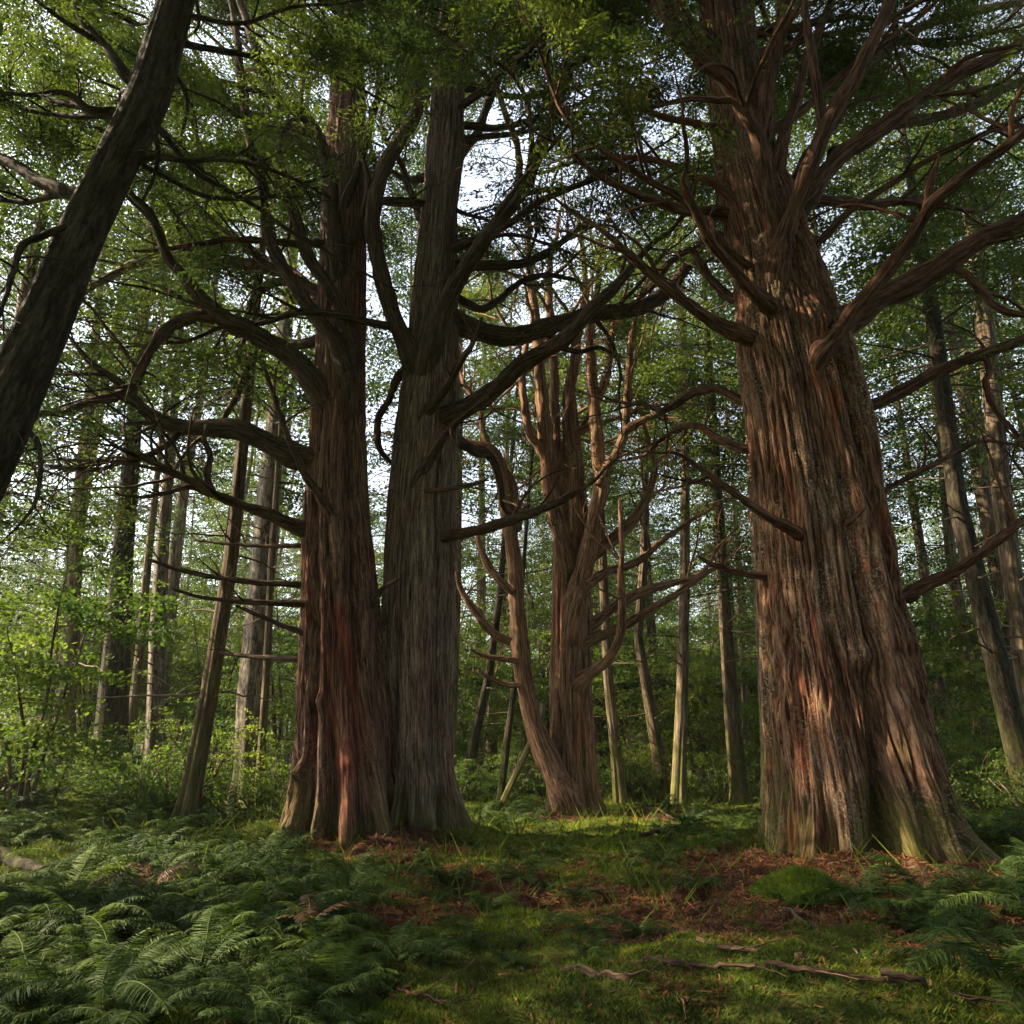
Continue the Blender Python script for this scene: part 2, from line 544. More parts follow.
def tube(mb, P, rad, sides, seed=0, knob=0.0, rough=0.0, cap=True):
    P = np.asarray(P, float); rad = np.asarray(rad, float)
    T, A, B = frames(P)
    th = np.linspace(0, 2 * pi, sides, endpoint=False)
    s = np.concatenate([[0], np.cumsum(np.linalg.norm(np.diff(P, axis=0), axis=1))])
    c, sn = np.cos(th), np.sin(th)
    rr = rad[:, None] * np.ones(sides)
    b = np.stack([c[None] * rad[:, None], sn[None] * rad[:, None], np.repeat(s[:, None], sides, 1)], -1)
    b = b + np.array([seed * 0.37 % 5, seed * 0.91 % 7, 20 + seed * 0.53 % 11])
    tone = np.full(rr.shape, 0.5)
    if knob:
        q = np.stack([c[None] * np.ones_like(rr) * 0.9, sn[None] * np.ones_like(rr) * 0.9, (s / (rad.mean() * 3.5))[:, None] * np.ones_like(rr)], -1)
        rr = rr * (1 + knob * (fbm(q, seed, 2) - 0.5) * 2)
    if rough:
        fq = 2.0 / max(rad.mean(), 0.03)
        q = np.stack([b[..., 0] * fq, b[..., 1] * fq, b[..., 2] * fq * 0.15], -1)
        k = 1 - np.abs(2 * fbm(q, seed + 5, 2) - 1)
        rr = rr * (1 + rough * (k - 0.65))
        tone = np.clip(k, 0, 1) * 0.8
    V = P[:, None] + rr[..., None] * (c[None, :, None] * A[:, None] + sn[None, :, None] * B[:, None])
    n_ = len(P)
    i = np.arange(n_ - 1)[:, None] * sides
    j = np.arange(sides)[None]
    j2 = (j + 1) % sides
    F = np.stack([i + j, i + j2, i + sides + j2, i + sides + j], -1).reshape(-1, 4)
    mb.add(V, F, b, tone)
    if cap:
        tip = P[-1] + T[-1] * rad[-1]
        v2 = np.vstack([V[-1], tip])
        k = np.arange(sides)
        mb.add(v2, np.stack([k, (k + 1) % sides, np.full(sides, sides)], -1), np.vstack([b[-1], b[-1].mean(0)]))

def resample(P, rad, step):
    d = np.concatenate([[0], np.cumsum(np.linalg.norm(np.diff(P, axis=0), axis=1))])
    n_ = max(4, int(d[-1] / step) + 1)
    u = np.linspace(0, d[-1], n_)
    return np.stack([np.interp(u, d, P[:, k]) for k in range(3)], -1), np.interp(u, d, rad)

# ------------------------------------------------------------------ foliage sprays
def leaf_quad(c, ax, side, L, W, droop=0.0):
    ax = unit(ax); side = unit(side)
    tip = c + ax * L
    m = c + ax * L * 0.5
    up = np.cross(ax, side)
    return [c, m + side * W * 0.5 + up * droop, tip - up * droop, m - side * W * 0.5 + up * droop]

def spray_template(seed, n_side=7, leaf=0.10, width=0.05, sub=5, span=0.42, jitter=0.5):
    r = np.random.default_rng(seed)
    V = []
    for k in range(n_side * 2):
        u = (k + 0.5) / (n_side * 2)
        sgn = 1 if k % 2 else -1
        base = np.array([u, 0, -0.18 * u * u])
        d = unit(np.array([0.65, sgn * 0.9, r.normal(0, .12)]))
        ln = span * (0.35 + 0.65 * sin(pi * min(1, u * 0.9 + 0.12)))
        for j in range(sub):
            q = base + d * ln * (j + 0.6) / sub + r.normal(0, 0.022, 3) + np.array([0, 0, -0.12 * ((j + .6) / sub) ** 2])
            ax = unit(d + r.normal(0, jitter, 3))
            side = unit(np.cross(ax, np.array([0, 0, 1.0]) + r.normal(0, 0.45, 3)))
            V += leaf_quad(q, ax, side, leaf * r.uniform(0.7, 1.3), width * r.uniform(0.7, 1.3))
    V = np.array(V)
    return V, np.arange(len(V)).reshape(-1, 4)

SPRAY = [spray_template(100 + k, 7, 0.125, 0.046, 5, 0.42, 0.26) for k in range(5)]          # near cedar spray
SPRAY_B = [spray_template(200 + k, 4, 0.15, 0.075, 4, 0.5) for k in range(5)]      # distant conifer spray
SPRAY_L = [spray_template(300 + k, 3, 0.19, 0.125, 4, 0.5, 0.7) for k in range(5)]  # broad leaves

def add_sprays(mb, templates, pos, out, scale, seed=0, pitch=(-0.35, 0.15), yaw=0.7, roll=0.35, tone=(0.0, 1.0)):
    r = np.random.default_rng(seed)
    pos = np.asarray(pos, float).reshape(-1, 3)
    n_ = len(pos)
    if not n_: return
    out = np.asarray(out, float).reshape(-1, 3)
    yw = np.arctan2(out[:, 1], out[:, 0]) + r.normal(0, yaw, n_)
    pt = r.uniform(pitch[0], pitch[1], n_)
    rl = r.normal(0, roll, n_)
    ax = np.stack([np.cos(yw) * np.cos(pt), np.sin(yw) * np.cos(pt), np.sin(pt)], -1)
    sd = np.stack([-np.sin(yw), np.cos(yw), np.zeros(n_)], -1)
    up = np.cross(ax, sd)
    sd2 = sd * np.cos(rl)[:, None] + up * np.sin(rl)[:, None]
    up2 = np.cross(ax, sd2)
    M = np.stack([ax, sd2, up2], -1)
    sc = np.asarray(scale, float) * np.ones(n_)
    # tone drifts in clumps so that crowns show lighter and darker sprays
    tn = np.clip(fbm(pos * 0.55, 77, 2) * 1.7 - 0.45 + r.normal(0, 0.16, n_), 0, 1) * (tone[1] - tone[0]) + tone[0]
    pick = r.integers(0, len(templates), n_)
    for k, (V, F) in enumerate(templates):
        s = np.nonzero(pick == k)[0]
        if not len(s): continue
        W = np.einsum('nij,vj->nvi', M[s], V) * sc[s][:, None, None] + pos[s][:, None]
        FF = (F[None] + (np.arange(len(s)) * len(V))[:, None, None]).reshape(-1, 4)
        mb.add(W, FF, tone=np.repeat(tn[s], len(V)))

# ------------------------------------------------------------------ the big cedars
class Tree:
    """one big tree: traced trunk, traced limbs with their twigs, and a crown that gathers the foliage"""
    def __init__(self, name, label, rows, Y, mat, top=24.0, nth=220, dz=0.04, lobes=(), roots=(), bark=(0.05, 0.025), twist=0.0,
                 lean_y=0.0, seed=1, root_len=0.8, root_amp=0.35, limb_mat=None, zmax_fine=15.5, foot_z=None, knots=(), slim=1.0, wlimb=0.43):
        self.wlimb = wlimb
        self.Y, self.seed = Y, seed
        self.rng = np.random.default_rng(seed)
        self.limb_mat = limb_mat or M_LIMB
        C, Rr = [], []
        for py, xl, xr in rows:
            P, mpp = at((xl + xr) / 2, py, Y)
            C.append(P); Rr.append((xr - xl) / 2 * mpp * slim)
        C = np.array(C); Rr = np.array(Rr)
        o = np.argsort(C[:, 2]); C, Rr = C[o], Rr[o]
        zb = gz(C[0, 0], Y) if foot_z is None else foot_z
        # below the ground and above the frame
        C = np.vstack([[C[0, 0] + (C[0, 0] - C[1, 0]) * 0.3, Y, zb - 0.6], C]) if C[0, 2] > zb - 0.5 else C
        if len(Rr) < len(C): Rr = np.concatenate([[Rr[0] * 1.06], Rr])
        d = (C[-1] - C[-2]) / max(C[-1, 2] - C[-2, 2], 0.1)
        if top > C[-1, 2] + 1:
            for f in (0.5, 1.0):
                z = C[-1, 2] * (1 - f) + top * f if f < 1 else top
                last = C[-1]
                C = np.vstack([C, last + d * (z - last[2]) * 0.6 * np.array([1, 1, 0]) + np.array([0, 0, z - last[2]])])
                Rr = np.append(Rr, Rr[-1] * 0.6 if f < 1 else 0.04)
        zs = np.concatenate([np.arange(C[0, 2], min(zmax_fine, top), dz), np.arange(min(zmax_fine, top), top + 0.2, 0.25)])
        cx = np.interp(zs, C[:, 2], C[:, 0]); cr = np.interp(zs, C[:, 2], Rr)
        cyy = Y + lean_y * (zs - zb)
        k = max(1, int(0.7 / dz)); w = np.hanning(k + 2)[1:-1]; w /= w.sum()
        pad = lambda a: np.convolve(np.pad(a, k // 2 + 1, mode='edge'), w, mode='same')[k // 2 + 1: -(k // 2 + 1)]
        cx, cr = pad(cx)[:len(zs)], pad(cr)[:len(zs)]
        self.zs, self.cx, self.cy, self.cr, self.zb = zs, cx, cyy, cr, zb
        th = np.linspace(0, 2 * pi, nth, endpoint=False)
        TH, ZZ = np.meshgrid(th, zs)
        RR = np.repeat(cr[:, None], nth, 1)
        h = ZZ - zb
        tw = TH + twist * h + 0.25 * (fbm(np.stack([h * 0.35, np.zeros_like(h) + seed, np.cos(TH) * .4], -1), seed + 50, 2) - 0.5)
        shape = np.ones_like(RR)
        for ang, wid, amp, z0, z1, drift in lobes:
            a = R_(ang) + drift * (h - z0)
            dd = np.angle(np.exp(1j * (TH - a)))
            prof = np.clip((h - z0) / 0.8, 0, 1) * np.clip((z1 - h) / 1.5, 0, 1)
            shape += amp * np.exp(-(dd / R_(wid)) ** 2) * prof
        for ang, wid, amp in roots:
            dd = np.angle(np.exp(1j * (TH - R_(ang))))
            shape += amp * np.exp(-(dd / R_(wid)) ** 2) * np.exp(-np.clip(h, 0, 9) / root_len)
        for ang, kh, size, amp in knots:
            dd = np.angle(np.exp(1j * (TH - R_(ang)))) * cr[:, None]
            rr_ = np.sqrt(dd ** 2 + ((h - kh) * 0.8) ** 2) / size
            shape += amp * np.exp(-rr_ ** 2) * (0.7 + 0.6 * vnoise(np.stack([dd * 22, h * 22, h * 0], -1), seed + 70))
        # broad flutes running up the trunk
        fl = fbm(np.stack([np.cos(tw) * 2.9, np.sin(tw) * 2.9, h * 0.12], -1), seed + 3, 2) - 0.5
        shape += fl * (0.22 + 0.30 * np.exp(-np.clip(h, 0, 20) / 2.0))
        RR = RR * shape
        rm = np.clip(cr, 0.2, None)[:, None]
        bx, by = np.cos(tw) * rm, np.sin(tw) * rm
        wob = (fbm(np.stack([bx * 1.5, by * 1.5, h * 0.5], -1), seed + 9, 2) - 0.5) * 0.14
        rg = lambda fq, st, sd: 1 - np.exp(-((2 * vnoise(np.stack([(bx + wob * 0.5) * fq, (by + wob * .5) * fq, h * fq * st], -1), sd) - 1) / 0.26) ** 2)
        k1, k2, k3 = rg(5.5, 0.055, seed + 11), rg(12.0, 0.06, seed + 12), rg(26.0, 0.07, seed + 13)
        sz = np.clip(cr / 0.7, 0.25, 1.2)[:, None]
        disp = (bark[0] * (k1 - 0.7) + bark[1] * (k2 - 0.7) + bark[1] * 0.6 * (k3 - 0.7)) * sz
        RR = np.clip(RR + disp, 0.02, None)
        V = np.stack([cx[:, None] + np.cos(TH) * RR, cyy[:, None] + np.sin(TH) * RR, ZZ], -1)
        n_, sides = RR.shape
        i = np.arange(n_ - 1)[:, None] * sides; j = np.arange(sides)[None]; j2 = (j + 1) % sides
        Fq = np.stack([i + j, i + j2, i + sides + j2, i + sides + j], -1).reshape(-1, 4)
        self.root = thing(name, label, "tree", (cx[np.searchsorted(zs, zb)], Y, zb))
        self.origin = np.array(self.root.location)
        mb = MB()
        mb.add(V, Fq, np.stack([bx, by, h], -1), np.clip(k1 * 0.35 + k2 * 0.35 + k3 * 0.3, 0, 1) ** 1.5)
        mb.build("trunk", mat, self.root, self.origin)
        self.anchors, self.crown = [], MB()
        self.nlimb = 0

    def centre(self, z):
        return np.array([np.interp(z, self.zs, self.cx), np.interp(z, self.zs, self.cy), z]), float(np.interp(z, self.zs, self.cr))

    def limb(self, pts, dy=(0, 0), twigs=6, fol=0.0, attach=True, reach=0.35, label=None, to=None, gnarl=0.25, tipw=None):
        """pts: pixel x, y and full pixel width along the limb; dy: how far nearer (-) or farther (+) than the trunk it starts and ends"""
        n_ = len(pts)
        W = np.array([p_[2] if len(p_) > 2 else np.nan for p_ in pts], float)
        ok = ~np.isnan(W)
        W = np.interp(np.arange(n_), np.nonzero(ok)[0], W[ok])
        if tipw is None and not ok[-1]: W = W * np.linspace(1, 0.55, n_)
        u = np.linspace(0, 1, n_)
        rows = []
        for k, p_ in enumerate(pts):
            Yk = self.Y + dy[0] + (dy[1] - dy[0]) * u[k]
            P, mpp = at(p_[0], p_[1], Yk)
            rows.append([*P, W[k] * self.wlimb * mpp])
        rows = np.array(rows)
        if W[-1] > 4.2:                      # traced only as far as the leaves hide it: it goes on and thins out
            dd = unit(rows[-1, :3] - rows[-2, :3]); r0 = rows[-1, 3]
            ln = float(np.clip(r0 * 34, 0.5, 1.9)); q = rows[-1, :3].copy(); more = []
            for k in range(5):
                dd = unit(dd + self.rng.normal(0, 0.2, 3) + np.array([0, 0, 0.07]))
                q = q + dd * ln / 5
                more.append([*q, max(0.006, r0 * (0.82 - 0.16 * k))])
            rows = np.vstack([rows, more])
        if attach:
            c, r = self.centre(rows[0, 2])
            dx = rows[0, 0] - c[0]
            if abs(dx) < 0.93 * r and dy[0] < 0:      # it leaves the face of the trunk: put its root on the bark
                ys = c[1] - math.sqrt(r * r - dx * dx) + rows[0, 3] * 0.25
                for k in range(n_):
                    P, mpp = at(pts[k][0], pts[k][1], ys + (self.Y + dy[1] - ys) * u[k] if k else ys)
                    rows[k] = [*P, W[k] * self.wlimb * mpp]
            d = unit(rows[1, :3] - rows[0, :3])
            inw = c - rows[0, :3]; inw[2] = 0; inw = unit(inw)
            w0 = rows[0, 3]
            rows[0, 3] *= 1.15
            if abs(dx) < 0.93 * r and dy[0] < 0:
                back = d * np.array([0.45, 0.45, 1.0])
                p1 = rows[0, :3] - back * w0 * 2.6 - np.array([0, 0, .4]) * w0 + inw * w0 * 0.8
                p2 = rows[0, :3] - back * w0 * 6.0 - np.array([0, 0, .8]) * w0 + inw * w0 * 2.8
                for q in (p1, p2):
                    cq, rq = self.centre(q[2])
                    lim = max(0.1, 0.86 * rq - w0 * 1.1)
                    q[0] = np.clip(q[0], cq[0] - lim, cq[0] + lim)
                rows = np.vstack([[*p2, w0 * 0.75], [*p1, w0 * 1.25], rows])
            else:
                rows = np.vstack([[*(rows[0, :3] - d * w0 * 1.2 + inw * 0.55 * r - np.array([0, 0, 0.5]) * w0), w0 * 1.2], rows])
        Q = catmull(rows, 8)
        return self.limb3(Q[:, :3], np.clip(Q[:, 3], 0.008, None), twigs, fol, reach, label, gnarl)

    def limb3(self, P, rad, twigs, fol, reach=0.35, label=None, gnarl=0.25):
        self.nlimb += 1
        sd = self.seed * 131 + self.nlimb * 17
        P, rad = resample(P, rad, max(0.035, float(np.mean(rad)) * 0.55))
        L = np.linalg.norm(np.diff(P, axis=0), axis=1).sum()
        # slight wander so that traced limbs are gnarled in depth too
        s = np.linspace(0, L, len(P))
        env = np.clip(s / 0.8, 0, 1)[:, None]
        wv = np.stack([fbm(np.stack([s * 1.1, np.full_like(s, k * 9.1 + sd), s * 0], -1), sd % 97, 2) - 0.5 for k in range(3)], -1)
        P = P + wv * env * gnarl * np.clip(rad[:, None] * 3.4, 0.05, 0.6)
        mb = MB()
        ns = int(np.clip(np.mean(rad) * 150, 7, 22))
        tube(mb, P, rad, ns, sd % 89, knob=0.30, rough=0.38)
        self.twigs(mb, P, rad, int(round(twigs * 1.5)), fol, reach * L, 0)
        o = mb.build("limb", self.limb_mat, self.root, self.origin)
        if label: o['label'] = label
        return P, rad

    def twigs(self, mb, P, rad, n_, fol, length, depth):
        r = self.rng
        T = unit(np.gradient(P, axis=0))
        for _ in range(n_):
            k = int(len(P) * r.uniform(0.3, 1.0) ** 0.8) - 1
            k = min(max(k, 1), len(P) - 1)
            t = T[k]
            side = unit(r.normal(0, 1, 3) * np.array([1, 1, 0.8]))
            d = unit(t * r.uniform(0.35, 0.9) + side * 0.8 + np.array([0, 0, 0.18]))
            ln = length * r.uniform(0.5, 1.2)
            if ln < 0.2: continue
            m = max(5, int(ln / 0.16))
            pts = [P[k]]
            dd = d.copy(); bend = r.normal(0, 0.09, 3)
            for j in range(m):
                dd = unit(dd + bend + r.normal(0, 0.10, 3))
                pts.append(pts[-1] + dd * ln / m)
            pts = np.array(pts)
            r0 = min(rad[k] * 0.55, 0.012 + ln * 0.014)
            rr = np.linspace(r0, max(0.0045, r0 * 0.25), len(pts))
            tube(mb, pts, rr, 6 if r0 > 0.02 else 4, _ + 3, cap=False)
            if depth < 2:
                self.twigs(mb, pts, rr, r.integers(2, 5) if depth < 1 else r.integers(0, 3), fol, ln * 0.5, depth + 1)
            if fol > 0:
                for j in range(1, len(pts)):
                    if r.random() < fol:
                        self.anchors.append((pts[j], unit(pts[j] - pts[j - 1]), 0))

    def boughs(self, n_, z0, z1, length=(3.5, 6.5), az=None, avoid=55, rad=0.09, sprays=60, rise=0.25):
        """boughs behind, beside and above the traced limbs, carrying the foliage"""
        r = self.rng
        for k in range(n_):
            z = z0 + (z1 - z0) * (k + r.random()) / n_
            for _try in range(20):
                a = r.uniform(0, 2 * pi) if az is None else R_(r.uniform(*az))
                toward = abs(np.angle(np.exp(1j * (a + pi / 2))))       # angle from the direction to the camera
                if toward > R_(avoid): break
            c, cr = self.centre(z)
            ln = r.uniform(*length) * (1.0 if z < 14 else max(0.4, 1 - (z - 14) / 16))
            m = 9
            d = np.array([cos(a), sin(a), r.uniform(0.0, rise + 0.25)])
            pts = [c.copy()]
            bend = r.normal(0, 0.05)
            for j in range(m):
                d = unit(d + np.array([-sin(a) * bend, cos(a) * bend, (0.10 if j < 4 else -0.10) * rise * 2]) + r.normal(0, 0.15, 3))
                pts.append(pts[-1] + d * ln / m)
            if in_gap(np.array(pts), -0.15).any(): continue
            Q = catmull(np.hstack([np.array(pts), np.linspace(rad * r.uniform(.8, 1.3), 0.015, m + 1)[:, None]]), 4)
            mb = MB()
            P, rd = resample(Q[:, :3], Q[:, 3], 0.12)
            tube(mb, P, rd, 8, k, knob=0.2)
            T = unit(np.gradient(P, axis=0))
            for s in range(9):
                i = int(len(P) * r.uniform(0.3, 0.97))
                sgn = 1 if s % 2 else -1
                sd = unit(np.cross(T[i], [0, 0, 1])) * sgn
                l2 = ln * r.uniform(0.15, 0.34)
                e = np.linspace(0, 1, 6)[:, None]
                q = P[i] + (T[i] * 0.6 + sd * 0.8) * e * l2 + np.array([0, 0, -0.12]) * e ** 2 * l2 + r.normal(0, 0.03, (6, 3)) * e
                tube(mb, q, np.linspace(min(rd[i] * .6, .03), 0.006, 6), 5, s, cap=False)
                for _ in range(sprays // 9):
                    w = r.uniform(0.2, 1.05)
                    pt = P[i] + (T[i] * 0.6 + sd * 0.8) * w * l2 + np.array([0, 0, -0.12 * w * w * l2]) + r.normal(0, 0.12, 3)
                    self.anchors.append((pt, unit(T[i] * 0.6 + sd * 0.8), 1))
            mb.build("limb", self.limb_mat, self.root, self.origin)

    def finish(self, mat=None, scale=(0.45, 0.8), keep=None, multi=1, templates=None):
        if not self.anchors: return
        r = self.rng
        P = np.array([a[0] for a in self.anchors]); D = np.array([a[1] for a in self.anchors])
        if multi > 1:
            P = np.concatenate([P + r.normal(0, 0.16 * (k > 0), P.shape) for k in range(multi)]); D = np.concatenate([D] * multi)
        ok = ~in_gap(P, -0.1)
        ok &= P[:, 2] > 2.0
        if keep is not None: ok &= keep(P)
        P, D = P[ok], D[ok]
        add_sprays(self.crown, templates or SPRAY, P, D, r.uniform(*scale, len(P)), self.seed)
        self.crown.build("crown", mat or M_CEDAR_LEAF, self.root, self.origin, smooth=False)

# which foliage may hang between the camera and what the photograph leaves open
TRUNK_ZONES = []   # (rows, Y)
def clear_view(P, loose=0.12, seed=4):
    px, py, fw = project(P)
    r = np.random.default_rng(seed)
    bad = np.zeros(len(P), bool)
    y = P[:, 1]
    for rows, Yt, ytop in TRUNK_ZONES:
        rr = np.array(sorted(rows))
        xl = np.interp(py, rr[:, 0], rr[:, 1]) - 16
        xr = np.interp(py, rr[:, 0], rr[:, 2]) + 16
        bad |= (px > xl) & (px < xr) & (y < Yt) & (py > ytop) & (py < 1000)
    # open space in front of the limbs
    lower = np.interp(px, [0, 120, 200, 420, 560, 640, 700, 1024], [250, 200, 170, 120, 130, 150, 90, 60])
    near_limit = np.interp(px, [0, 300, 560, 640, 1024], [11.5, 11.8, 12.0, 10.3, 10.2])
    bad |= (py > lower + r.normal(0, 35, len(P))) & (y < near_limit) & (r.random(len(P)) > loose)
    bad |= (px > 465) & (px < 715) & (py > 265) & (py < 640) & (y < 18.5) & (r.random(len(P)) > 0.12)
    # the low middle stays open
    bad |= (py > 560) & (y < 16) & (px > -50) & (px < 1080)
    return ~bad

ROWS_G = [(0, 698, 752), (50, 703, 757), (100, 709, 763), (150, 714, 775), (200, 721, 796), (250, 732, 815), (300, 738, 832), (340, 737, 846),
          (400, 745, 862), (500, 755, 880), (600, 761, 900), (700, 764, 923), (760, 764, 934), (800, 764, 940), (860, 766, 946)]
ROWS_L = [(30, 336, 362), (100, 330, 365), (200, 324, 366), (300, 319, 366), (400, 313, 366), (500, 305, 369), (600, 303, 380), (700, 301, 388), (780, 299, 394), (830, 298, 396)]
ROWS_P = [(-20, 440, 466), (61, 433, 463), (137, 426, 464), (205, 421, 456), (342, 407, 457), (405, 397, 457), (508, 387, 453), (600, 383, 452), (679, 383, 450), (760, 384, 448), (840, 386, 450)]
ROWS_M = [(350, 571, 575), (400, 566, 576), (440, 562, 581), (500, 556, 587), (560, 552, 590), (620, 552, 591), (700, 551, 593), (770, 551, 596), (825, 549, 600)]
ROWS_S = [(470, 501, 517), (520, 504, 522), (560, 508, 525), (600, 510, 528), (650, 515, 534), (700, 521, 541), (750, 534, 556), (800, 552, 576)]
TRUNK_ZONES += [(ROWS_G, GY, 70), (ROWS_L, LY, 120), (ROWS_P, PY, 95), (ROWS_M, MY, 280)]

giant = Tree("red_cedar_tree", "huge red brown cedar with a broad fluted trunk standing on the red needle mound", ROWS_G, GY, M_GIANT,
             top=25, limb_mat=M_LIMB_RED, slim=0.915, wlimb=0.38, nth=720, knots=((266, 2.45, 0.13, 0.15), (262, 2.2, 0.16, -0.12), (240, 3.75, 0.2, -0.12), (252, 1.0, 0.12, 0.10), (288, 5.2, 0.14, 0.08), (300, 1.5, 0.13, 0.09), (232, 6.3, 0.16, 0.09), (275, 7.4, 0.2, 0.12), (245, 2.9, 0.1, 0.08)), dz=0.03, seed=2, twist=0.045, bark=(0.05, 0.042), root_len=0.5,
             lobes=[(313, 7, -0.42, -0.3, 8.6, -0.045), (330, 13, 0.10, 0, 8.5, -0.03), (262, 6, -0.36, -0.8, 2.6, 0.03), (296, 8, 0.10, 0, 8, -0.04), (283, 14, 0.08, 0, 6, 0.0),
                    (238, 16, 0.10, 0, 7, 0), (338, 8, -0.14, 0, 5, 0), (355, 14, 0.10, 0, 6, 0), (250, 10, -0.06, 3, 8, 0), (290, 10, 0.10, 7.2, 9.4, 0)],
             roots=[(200, 8, 0.30), (224, 7, 0.50), (246, 7, 0.42), (276, 7, 0.46), (294, 7, 0.52), (318, 7, 0.62), (337, 7, 0.66), (356, 9, 0.8), (60, 20, .4), (120, 20, .4)])
left = Tree("brown_cedar_tree", "left trunk of the twin cedars, reddish, with many bare arching limbs on its left side", ROWS_L, LY, M_PAIR,
            top=23, nth=460, dz=0.035, knots=((285, 0.9, 0.14, 0.22), (252, 1.7, 0.1, 0.14), (300, 3.2, 0.11, 0.15), (240, 2.9, 0.1, -0.14), (270, 4.9, 0.12, 0.13), (228, 0.7, 0.12, 0.2)), seed=3, twist=0.02, bark=(0.04, 0.036), root_len=0.5,
            lobes=[(300, 9, -0.18, 0, 7, 0.01), (255, 10, 0.08, 0, 6, 0), (235, 8, -0.14, 0.3, 6, 0.01)],
            roots=[(195, 10, 0.22), (226, 9, 0.5), (254, 8, 0.45), (282, 9, 0.6), (312, 9, 0.4), (80, 20, .3), (140, 20, .3)])
pair = Tree("grey_cedar_tree", "right trunk of the twin cedars, grey brown and straight, fused at the foot", ROWS_P, PY, M_PAIR_GREY,
            top=25, nth=460, dz=0.035, knots=((250, 1.1, 0.13, 0.18), (290, 2.3, 0.1, 0.12), (262, 3.8, 0.1, -0.12), (300, 0.6, 0.12, 0.2), (280, 5.4, 0.12, 0.12)), seed=5, twist=-0.015, bark=(0.036, 0.036), root_len=0.55, lean_y=0.01,
            lobes=[(285, 12, 0.05, 0, 9, 0), (240, 9, -0.12, 0, 5, 0)],
            roots=[(215, 10, 0.2), (244, 9, 0.45), (272, 8, 0.45), (300, 9, 0.5), (326, 8, 0.55), (350, 10, 0.7), (40, 20, .4), (110, 20, .3)])
mid = Tree("forked_cedar_tree", "smaller two stemmed cedar in the sunlit glade, its main trunk splitting into upright limbs", ROWS_M, MY, M_TAN,
           top=at(573, 350, MY)[0][2] + 0.2, limb_mat=M_TAN, nth=240, dz=0.05, seed=7, bark=(0.06, 0.05), root_len=0.45,
           lobes=[(300, 10, -0.22, 0, 7, 0), (250, 12, 0.08, 0, 7, 0)],
           roots=[(200, 10, 0.35), (235, 9, 0.5), (268, 9, 0.45), (305, 9, 0.5), (345, 10, 0.6), (90, 20, .4)])

# --- limbs of the left trunk of the pair
A = left.limb
A([(318, 388, 26), (290, 357, 24), (260, 338, 21), (228, 322, 20), (210, 305, 17), (190, 283, 14), (168, 257, 11)], (-0.35, -1.3), 5, 0.06)
A([(214, 318, 16), (192, 317, 15), (170, 328, 13), (150, 350, 13), (135, 385, 12), (118, 396, 11), (95, 400, 9), (62, 411, 8), (40, 413, 5)], (-0.8, -1.9), 6, 0.06, attach=False)
A([(305, 458, 27), (282, 448, 25), (255, 437, 23), (228, 429, 21), (190, 427, 18), (165, 423, 15), (147, 412, 13), (133, 396, 10)], (-0.2, -0.9), 5, 0.03)
A([(180, 432, 9), (165, 446, 8), (142, 457, 7), (118, 463, 6), (95, 470, 5), (50, 466, 3)], (-0.6, -1.3), 12, 0.0, attach=False, reach=0.5)
A([(303, 530, 16), (285, 522, 15), (268, 514, 13), (245, 507, 12), (225, 500, 11), (212, 494, 10)], (-0.2, -0.7), 12, 0.0, reach=0.8)
A([(214, 496, 8), (207, 475, 8), (210, 455, 7), (204, 440, 5), (207, 425, 3)], (-0.7, -0.8), 4, 0.0, attach=False)
A([(210, 495, 7), (190, 487, 6), (165, 493, 5), (140, 497, 4), (115, 494, 3)], (-0.7, -1.1), 6, 0.0, attach=False)
A([(330, 512, 11), (318, 494, 9), (304, 473, 8), (291, 447, 7), (281, 420, 6), (272, 392, 5), (264, 365, 3)], (-0.75, -1.5), 3, 0.0)
A([(303, 585, 7), (260, 583, 7), (215, 577, 6), (180, 570, 5), (148, 559, 3)], (-0.1, -0.7), 2, 0.0, gnarl=0.1)
A([(303, 604, 8), (265, 603, 7), (232, 601, 6), (200, 597, 4), (172, 589, 3)], (-0.3, -0.8), 2, 0.0, gnarl=0.1)
A([(304, 546, 5), (265, 546, 5), (230, 544, 4), (195, 540, 3)], (0.2, 0.9), 3, 0.0, gnarl=0.1)
A([(303, 632, 6), (280, 625, 6), (258, 615, 5), (236, 606, 3)], (-0.2, -0.4), 2, 0.0)
A([(300, 660, 6), (270, 658, 6), (245, 656, 5), (220, 653, 3)], (-0.1, 0.4), 3, 0.0, gnarl=0.1)
A([(347, 383, 22), (336, 345, 19), (315, 315, 16), (290, 278, 14), (270, 240, 13), (262, 190, 12), (248, 130, 10), (240, 75, 9), (236, 30, 7), (225, -20, 5)], (-0.5, -1.4), 5, 0.1, gnarl=0.15)
A([(352, 352, 20), (346, 325, 18), (330, 290, 15), (311, 262, 14), (299, 230, 13), (289, 202, 12), (268, 168, 11), (245, 152, 10), (222, 153, 9), (200, 157, 7)], (-0.5, -1.6), 5, 0.1, gnarl=0.15)
A([(338, 255, 18), (333, 215, 17), (330, 180, 15), (320, 140, 13), (302, 115, 12), (277, 99, 12), (260, 62, 11), (250, 30, 9), (235, -15, 7)], (-0.4, -1.5), 4, 0.1, gnarl=0.15)
A([(322, 160, 13), (303, 147, 12), (280, 133, 11), (255, 119, 10), (228, 108, 9), (205, 101, 8), (186, 78, 6)], (0.1, 0.6), 6, 0.15)
A([(318, 243, 9), (300, 244, 8), (268, 241, 8), (232, 239, 7), (200, 243, 6), (170, 248, 5)], (-0.3, -1.0), 5, 0.05)
A([(318, 305, 17), (305, 285, 15), (288, 273, 13), (262, 268, 12), (238, 262, 11), (210, 255, 8), (180, 252, 6)], (0.2, 1.2), 6, 0.1)
